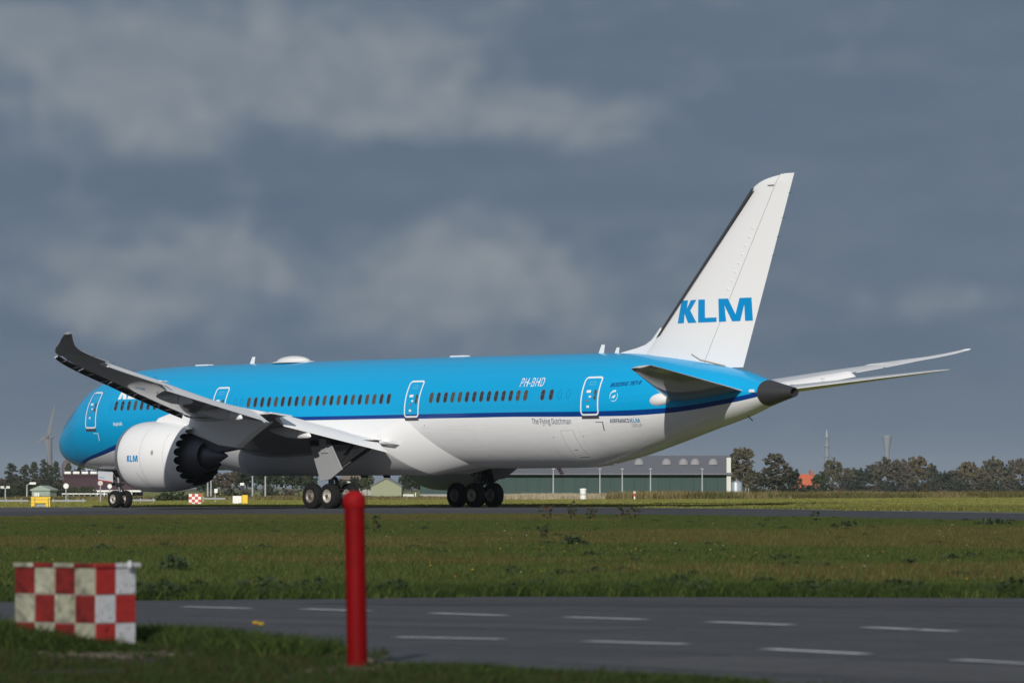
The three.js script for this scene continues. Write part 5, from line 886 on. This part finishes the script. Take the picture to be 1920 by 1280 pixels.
{ const d = 322, k = PXM(d), t = thing('equipment_cabinet', 'narrow yellow cabinet touching the white cabinet', 'cabinet', spot(459, d)); part(t, 'cabinet_body', new RoundedBoxGeometry(10.5 / k, 18.5 / k, 0.4, 2, 0.02).translate(0, 9.3 / k, 0), C.yellow); part(t, 'plinth', box(11 / k, 0.05, 0.42, 0, 0.02, 0), C.concrete); }
// guard rails
function rail(u0, u1, v, d, label, postEvery = 28, cap = C.galv) {
  const k = PXM(d), t = thing('guard_rail', label, 'guard rail', spot((u0 + u1) / 2, d)), w = (u1 - u0) / k, y = at(960, v, d).y - t.position.y;
  const prof = [[0, -0.06], [0.025, -0.04], [0.0, -0.015], [0.0, 0.015], [0.025, 0.04], [0, 0.06], [-0.02, 0.06], [-0.02, -0.06]]; const g = new THREE.ExtrudeGeometry(new THREE.Shape(prof.map(p => new THREE.Vector2(...p))), { depth: w, bevelEnabled: false }); g.rotateY(Math.PI / 2); g.translate(-w / 2, y, 0); part(t, 'rail', g, cap);
  for (let x = -w / 2 + 0.1; x <= w / 2; x += postEvery / k) part(t, 'post', box(0.08, y + 0.15, 0.06, x, (y + 0.15) / 2, -0.06), cap);
}
rail(-20, 52, 938.5, 352, 'long guard rail at the far left edge behind the yellow box'); rail(96, 160, 938.5, 352, 'guard rail right of the yellow box'); rail(236, 291, 937.5, 345, 'guard rail just right of the nose wheels', 24); rail(378, 422, 934.5, 342, 'guard rail right of the small checked box', 22);
{ const d = 344, t = thing('pipe_run', 'dark pipes lying along the ground behind the yellow box', 'pipes', spot(60, d)); for (const [u0, u1, v] of [[-20, 130, 946], [-20, 140, 949.5]]) { const a = at(u0, v, d), b = at(u1, v, d); part(t, 'pipe', tube([a.x - t.position.x, a.y - t.position.y, 0], [b.x - t.position.x, b.y - t.position.y, 0], 0.05), C.dark); } const e = at(140, 946, d); part(t, 'pipe_bend', new THREE.TorusGeometry(0.12, 0.05, 8, 12, Math.PI / 2).translate(e.x - t.position.x - 0.3, e.y - t.position.y - 0.12, 0), C.dark); }
// round signs on poles
function roundSign(u, v, r, d, disc, label) { const k = PXM(d), t = thing('round_sign', label, 'sign', spot(u, d)), y = at(u, v, d).y - t.position.y; part(t, 'pole', cyl(0.045, 0.045, y + 0.1, 0, 0, 0, 10), C.pole); const g = new THREE.CylinderGeometry(r / k, r / k, 0.03, 28); g.rotateX(Math.PI / 2); g.translate(0, y, 0.06); part(t, 'disc', g, disc); const rim = new THREE.TorusGeometry(r / k, 0.02, 8, 28); rim.translate(0, y, 0.06); part(t, 'rim', rim, C.pole); }
roundSign(123, 911, 5, 372, C.white, 'round white sign, first left of the nose gear'); roundSign(187.5, 905.5, 4.6, 372, C.signPink, 'round pinkish sign below the nose gear door'); roundSign(205, 911.5, 4.2, 372, C.white, 'round white sign right behind the nose gear'); roundSign(1427, 930, 5.2, 505, C.white, 'round white sign standing alone right of the green hall');
// pale green shed
{ const d = 560, k = PXM(d), w = 37 / k, h = 16 / k, t = thing('shed', 'pale green shed with low gable roof and white door at left', 'shed', spot(82, d), -0.35);
  const wall = part(t, 'wall', box(w, h, w * 0.8, 0, h / 2, 0), C.palegreen); const rf = extrude([[-w * 0.56, h], [0, h + 7.5 / k], [w * 0.56, h], [w * 0.56, h - 0.12], [-w * 0.56, h - 0.12]], w * 0.95, 0.01); part(t, 'roof', rf, C.palegreen);
  part(t, 'door', box(w * 0.3, h * 0.62, 0.06, -w * 0.22, h * 0.31, w * 0.405), C.white); for (let i = 0; i < 8; i++) part(wall, 'batten', box(0.06, h * 0.96, 0.04, (i - 3.5) * w / 8, h * 0.48, w * 0.415), C.palegreen); }
// maroon building with pale trim, hedge in front
{ const d = 700, k = PXM(d), w = 135 / k, h = 37 / k, t = thing('office_building', 'dark maroon flat-roofed building behind the nose gear', 'building', spot(186, d));
  part(t, 'wall', box(w, h, 14, 0, h / 2, -7), C.maroon); part(t, 'parapet', box(w + 0.3, 0.35, 14.3, 0, h + 0.17, -7), C.maroon); for (let i = 0; i < 5; i++) part(t, 'roof_unit', new RoundedBoxGeometry(0.9, 0.35, 0.8, 2, 0.05).translate(-w * 0.46 + i * w * 0.12, h + 0.5, -2), C.white);
  part(t, 'canopy', box(w * 0.9, 0.25, 2.2, w * 0.02 + 1.2, 9.5 / k, 1.1), C.white); for (let i = 0; i < 9; i++) { const x = -w * 0.3 + i * w * 0.095; part(t, 'column', box(0.16, 9.5 / k, 0.16, x, 4.7 / k, 1.9), C.white); const wd = part(t, 'window', box(0.9, 4.5 / k, 0.06, x + w * 0.045, 4.6 / k, 0.02), C.glass); part(wd, 'frame', box(0.08, 4.7 / k, 0.1, x + w * 0.045, 4.6 / k, 0.03), C.white); } }
for (let i = 0; i < 5; i++) plant('bush', 128 + i * 11, 911 + (i % 2) * 1.5, 18, 640, 'clipped_hedge', `green hedge bush, ${ORD[i]} from the left before the maroon building`, 'bush', 'hedge before the maroon building');
{ const d = 1500, k = PXM(d), t = thing('office_block', 'distant grey office block with window bands above the maroon building', 'building', spot(180, d)), w = 70 / k, h = at(180, 877, d).y; part(t, 'wall', box(w, h, 12, 0, h / 2, 0), C.blueGrey); for (let r = 0; r < 3; r++) for (let c = 0; c < 7; c++) part(t, 'window', box(w / 7 * 0.8, 1.1, 0.1, (c - 3) * w / 7, h - 1.2 - r * 2.1, 6.02), C.glass); }
{ const d = 1700, k = PXM(d), t = thing('domed_tower', 'brown rounded tower between the poplars behind the nose', 'tower', spot(122, d)), h = at(122, 862, d).y; const pr = [[7.5, 0], [7.5, 0.75], [6.8, 0.85], [5, 0.94], [2.5, 0.99], [0, 1]].map(([r, y]) => new THREE.Vector2(r / k, y * h)); part(t, 'shell', new THREE.LatheGeometry(pr, 24), std(lin(0.12, 0.09, 0.10), 0.8)); part(t, 'base_ring', cyl(8 / k, 8 / k, h * 0.2, 0, 0, 0, 24), C.concrete); }
// pale railing
{ const d = 470, k = PXM(d), t = thing('railing', 'white railing in front of the maroon building', 'railing', spot(158, d)), w = 86 / k, y = at(158, 925.5, d).y - t.position.y; part(t, 'top_rail', box(w, 0.09, 0.07, 0, y, 0), C.white); part(t, 'lower_rail', box(w, 0.05, 0.05, 0, y * 0.45, 0), C.pole); for (let i = 0; i < 9; i++) part(t, 'post', box(0.07, y, 0.07, (i / 8 - 0.5) * (w - 0.1), y / 2, 0), C.pole); }
// street lamps and masts
function lamp(u, vTop, d, label, arm) { const t = thing('street_lamp', label, 'lamp post', spot(u, d)), h = at(u, vTop, d).y - t.position.y; part(t, 'pole', cyl(0.09, 0.055, h, 0, 0, 0, 10), C.pole); if (arm) { part(t, 'arm', tube([0, h, 0], [arm, h + 0.15, 0], 0.04), C.pole); part(t, 'lamp_head', new RoundedBoxGeometry(0.62, 0.22, 0.28, 2, 0.05).translate(arm * 1.25, h + 0.15, 0), C.white); } else part(t, 'lamp_head', new RoundedBoxGeometry(0.3, 0.12, 0.3, 2, 0.03).translate(0, h + 0.05, 0), C.pole); }
lamp(49.5, 909, 480, 'street lamp with white head above the green shed', 0.45); lamp(473, 862, 470, 'pale lamp post, left of the two under the belly'); lamp(497, 862, 470, 'pale lamp post, right of the two under the belly'); lamp(532, 866, 620, 'thin lamp post before trees left of the main gear'); lamp(389, 880, 470, 'pale lamp post, left of the pair behind the engine nozzle'); lamp(395, 880, 470, 'pale lamp post, right of the pair behind the engine nozzle');
lamp(1037.5, 880, 500, 'white mast before the green hall, first from left'); lamp(1125, 880, 500, 'white mast before the green hall, second from left'); lamp(1167, 880, 500, 'white mast before the green hall, third from left'); lamp(1220, 880, 500, 'white mast before the green hall, fourth from left'); lamp(1317, 880, 500, 'white mast before the green hall, rightmost');
{ const t = thing('floodlights', 'pair of floodlights on a post at the far left', 'floodlight', spot(9, 480)), h = at(9, 915, 480).y; part(t, 'pole', cyl(0.07, 0.06, h, 0, 0, 0, 10), C.pole); part(t, 'crossbar', box(0.7, 0.06, 0.06, 0, h, 0), C.pole); for (const s of [-1, 1]) part(t, 'lamp_head', new RoundedBoxGeometry(0.36, 0.24, 0.2, 2, 0.04).translate(s * 0.27, h + 0.08, 0.05), C.cream); }
{ const t = thing('small_sign', 'small white sign on a post right of the guard rail', 'sign', spot(403, 345)), y = at(403, 920, 345).y - t.position.y; part(t, 'pole', cyl(0.03, 0.03, y, 0, 0, 0, 8), C.pole); part(t, 'sign_plate', box(0.22, 0.28, 0.03, 0.05, y, 0.03), C.white); }
{ const t = thing('signal_post', 'dark signal post with pale top right of the white cabinet pair', 'signal', spot(453.5, 420)), y = at(453, 918, 420).y - t.position.y; part(t, 'pole', cyl(0.05, 0.05, y, 0, 0, 0, 8), C.dark); part(t, 'signal_head', new RoundedBoxGeometry(0.28, 0.55, 0.24, 2, 0.04).translate(0, y + 0.1, 0), C.dark); part(t, 'top_plate', box(0.34, 0.2, 0.1, 0, y + 0.47, 0.05), C.white); }
// tent-shaped hall, low houses behind the main gear
{ const d = 560, k = PXM(d), t = thing('gabled_barn', 'olive-green gabled barn between the main wheels', 'barn', spot(724, d)), w = 56 / k, he = 22 / k, hr = at(724, 897, d).y; const g = extrude([[-w / 2, 0], [-w / 2, he], [-w * 0.12, hr - 0.15], [0, hr], [w * 0.12, hr - 0.15], [w / 2, he], [w / 2, 0]], 9, 0.05); g.translate(0, 0, -4.5); const wl = part(t, 'wall', g, C.tent); for (let i = 0; i < 9; i++) { const x = (i - 4) * w / 9.5, hh = lerp(hr, he, Math.abs(x) / (w / 2)); part(wl, 'cladding_rib', box(0.05, hh * 0.97, 0.05, x, hh * 0.485, 0.03), C.tent); } part(t, 'roof', (() => { const r = extrude([[-w / 2 - 0.1, he - 0.05], [0, hr + 0.02], [w / 2 + 0.1, he - 0.05], [w / 2 + 0.1, he + 0.08], [0, hr + 0.16], [-w / 2 - 0.1, he + 0.08]], 9.3, 0.01); r.translate(0, 0, -4.5); return r; })(), C.roofgrey); }
{ const d = 760, k = PXM(d), t = thing('low_house', 'grey-brown low building behind the near main gear', 'building', spot(668, d)), w = 60 / k, h = at(668, 899, d).y; part(t, 'wall', box(w, h, 9, 0, h / 2, -4.5), C.concrete); part(t, 'roof', extrude([[-w * 0.53, h], [-w * 0.4, h + 0.95], [w * 0.4, h + 0.95], [w * 0.53, h]], 10, 0.02).translate(0, 0, -4.5), std(lin(0.16, 0.13, 0.115), 0.9)); for (let i = 0; i < 5; i++) { const x = (i - 2) * w / 5.5; const wd = part(t, 'window', box(0.8, 1.0, 0.06, x, h * 0.6, 0.03), C.glass); part(wd, 'frame', box(0.95, 0.1, 0.08, x, h * 0.6 + 0.55, 0.04), C.white); } }
{ const d = 450, k = PXM(d), t = thing('site_container', 'small white container left of the far main wheels', 'container', spot(766, d)); const b = part(t, 'container_body', box(20 / k, 12 / k, 1.2, 0, 6 / k, 0), C.cream); for (let i = 0; i < 5; i++) part(b, 'rib', box(0.03, 11 / k, 0.04, (i - 2) * 4 / k, 6 / k, 0.61), C.cream); part(t, 'post_marker', cyl(0.05, 0.05, 0.7, 13 / k, 0, 0.2, 8), C.white); }
// long green hall
{ const d = 590, k = PXM(d), u0 = 788, u1 = 1368, t = thing('green_hall', 'long dark green hall with grey roof behind the tail', 'hall', spot((u0 + u1) / 2, d)), w = (u1 - u0) / k, h = at(960, 889, d).y, hr = at(960, 853, d).y;
  const N = 26; for (let i = 0; i < N; i++) part(t, 'wall_panel', box(w / N - 0.02, h, 0.25, (i + 0.5 - N / 2) * w / N, h / 2, (i % 2) * 0.02), i % 7 === 5 ? C.tealLight : C.teal);
  part(t, 'plinth', box(w, 0.4, 0.5, 0, 0.2, 0.2), C.concrete); part(t, 'core', box(w - 0.4, h - 0.1, 17, 0, h / 2 - 0.05, -8.8), C.teal);
  const rf = new THREE.ExtrudeGeometry(new THREE.Shape([[1.0, h - 0.05], [1.0, h + 0.1], [-9, hr], [-19, h + 0.1], [-19, h - 0.05]].map(p => new THREE.Vector2(...p))), { depth: w + 0.6, bevelEnabled: false }); rf.rotateY(-Math.PI / 2); rf.translate(w / 2 + 0.3, 0, 0); const rg = rf.clone(); rg.scale(1, 1, 1);
  part(t, 'roof', rg, C.roofgrey); for (const u of [1090, 1150, 1200, 1252, 1284, 1306, 1340]) { const x = (u - (u0 + u1) / 2) / k, f = 0.45, y = lerp(h, hr, f), v = new THREE.SphereGeometry(1, 14, 8, 0, 6.3, 0, 1.6); v.scale(0.62, 0.75, 0.6); v.translate(x, y + 0.12, -3.9); part(t, 'roof_dome_light', v, C.domeGrey); }
  part(t, 'end_column', box(0.5, hr - 0.3, 0.5, w / 2 - 0.1, (hr - 0.3) / 2, 0.3), C.cream); }
{ const d = 530, k = PXM(d), t = thing('storage_tank', 'blue-grey cylindrical tank at right end of the green hall', 'tank', spot(1382, d)), h = at(1382, 904, d).y; part(t, 'shell', cyl(10.5 / k, 10.5 / k, h, 0, 0, 0, 28), C.blueGrey); part(t, 'tank_top', new THREE.ConeGeometry(11 / k, 0.25, 28).translate(0, h + 0.12, 0), C.galv); part(t, 'ladder', box(0.22, h, 0.06, -0.15, h / 2, 10.6 / k), C.white); }
{ const d = 420, k = PXM(d), t = thing('white_drum', 'white cylindrical drum on the grass before the green hall', 'drum', spot(1093.5, d)); part(t, 'drum_body', new THREE.LatheGeometry([[0, 0], [5.6, 0], [6, 0.6], [6, 20], [6.6, 20.4], [6.6, 22], [5.5, 23.2], [0, 23.6]].map(([r, y]) => new THREE.Vector2(r / k, y / k)), 24), C.white); part(t, 'drum_band', cyl(6.3 / k, 6.3 / k, 0.06, 0, 0.5, 0, 24), C.galv); }
{ const d = 400, k = PXM(d), t = thing('edge_marker', 'small red and white marker post before the green hall', 'marker post', spot(1190, d)); part(t, 'post', cyl(0.07, 0.07, 0.35, 0, 0, 0, 12), C.white); part(t, 'red_band', cyl(0.075, 0.075, 0.2, 0, 0.35, 0, 12), C.red); part(t, 'lamp_cap', new THREE.SphereGeometry(0.13, 14, 10).translate(0, 0.64, 0), C.signPink); }
for (const [u, l] of [[1399, 'thin grey post, left of two beside the tank'], [1404, 'thin grey post, right of two beside the tank']]) { const t = thing('thin_post', l, 'post', spot(u, 500)), h = at(u, 915, 500).y; part(t, 'pole', cyl(0.05, 0.04, h, 0, 0, 0, 8), C.pole); part(t, 'foot_plate', box(0.2, 0.04, 0.2, 0, 0.02, 0), C.galv); }
// red-roofed house
{ const d = 980, k = PXM(d), t = thing('house', 'brick house with red tiled roof among the trees at right', 'house', spot(1512, d), 0.3), w = 40 / k, he = at(1512, 914, d).y, hr = at(1512, 889, d).y; part(t, 'wall', box(w, he, w * 0.7, 0, he / 2, 0), C.brick); const rf = extrude([[-w * 0.42, he], [0, hr], [w * 0.42, he]], w * 1.06, 0.02); rf.rotateY(Math.PI / 2); const r = part(t, 'roof', rf, C.tilered); part(r, 'chimney', box(0.6, 1.3, 0.6, w * 0.25, hr + 0.1, 0), C.brick); for (const x of [-0.3, 0, 0.3]) { const wd = part(t, 'window', box(0.9, 1.0, 0.06, x * w, he * 0.55, w * 0.355), C.glass); part(wd, 'frame', box(1.05, 0.1, 0.08, x * w, he * 0.55 + 0.55, w * 0.357), C.white); } }
// distant masts, with haze put into the grey of their colour
{ const d = 3600, k = PXM(d), t = thing('radio_tower', 'distant pale radio tower rising behind the right trees', 'tower', spot(1551, d)), h = at(1551, 806, d).y, w = 10 / k; const bits = []; part(t, 'shaft', new THREE.CylinderGeometry(w * 0.36, w * 0.5, h * 0.86, 12).translate(0, h * 0.43, 0), C.hazeGrey); for (const y of [0.55, 0.72, 0.86]) part(t, 'platform', cyl(w * 0.62, w * 0.62, 1.6, 0, y * h, 0, 14), C.hazeGrey); part(t, 'mast', cyl(0.9, 0.4, h * 0.14, 0, h * 0.86, 0, 8), C.pole); }
{ const d = 3400, k = PXM(d), t = thing('water_tower', 'distant funnel-shaped pale water tower behind the right trees', 'tower', spot(1664, d)), h = at(1664, 816, d).y; part(t, 'stem', new THREE.LatheGeometry([[4.2, 0], [4.0, 0.5], [5, 0.72], [8.2, 0.93], [8.6, 0.97], [8.2, 1], [0, 1.005]].map(([r, y]) => new THREE.Vector2(r / k, y * h)), 24), C.hazeGrey); part(t, 'rim', cyl(8.9 / k, 8.9 / k, 1.2, 0, h * 0.955, 0, 24), C.hazeGrey); }
// wind turbine, its grey darkened to stand in for haze
{ const d = 4200, k = PXM(d), t = thing('wind_turbine', 'distant grey wind turbine above the left poplars', 'wind turbine', spot(92, d)), hub = at(88, 819, d), y = hub.y, m = std(lin(0.13, 0.135, 0.145), 0.6); part(t, 'tower', new THREE.CylinderGeometry(1.9, 3.0, y, 16).translate(0, y / 2, 0), m); part(t, 'nacelle', new RoundedBoxGeometry(13 / k, 5 / k, 4, 3, 0.8).translate(1.5 / k, y, 0), m); const hx = hub.x - t.position.x;
  part(t, 'hub', new THREE.SphereGeometry(1.7, 14, 10).translate(hx, y, 2.2), m);
  for (const [u, v] of [[103, 757], [68.5, 830], [92, 872]]) { const p = at(u, v, d), dx = p.x - hub.x, dy = p.y - hub.y, l = Math.hypot(dx, dy), g = extrude([[0.4, 0], [1.9, l * 0.16], [1.1, l * 0.55], [0.35, l * 0.97], [0, l], [-0.35, l * 0.97], [-0.7, l * 0.55], [-0.9, l * 0.16], [-0.5, 0]], 0.7, 0.15); g.rotateZ(-Math.atan2(dx, dy)); g.translate(hx, y, 2.4); part(t, 'blade', g, m); } }
console.log('background done');
scene.fog = new THREE.FogExp2(new THREE.Color(0.72, 0.80, 0.90), 0.00005);
shadows(scene);
renderer.render(scene, camera);
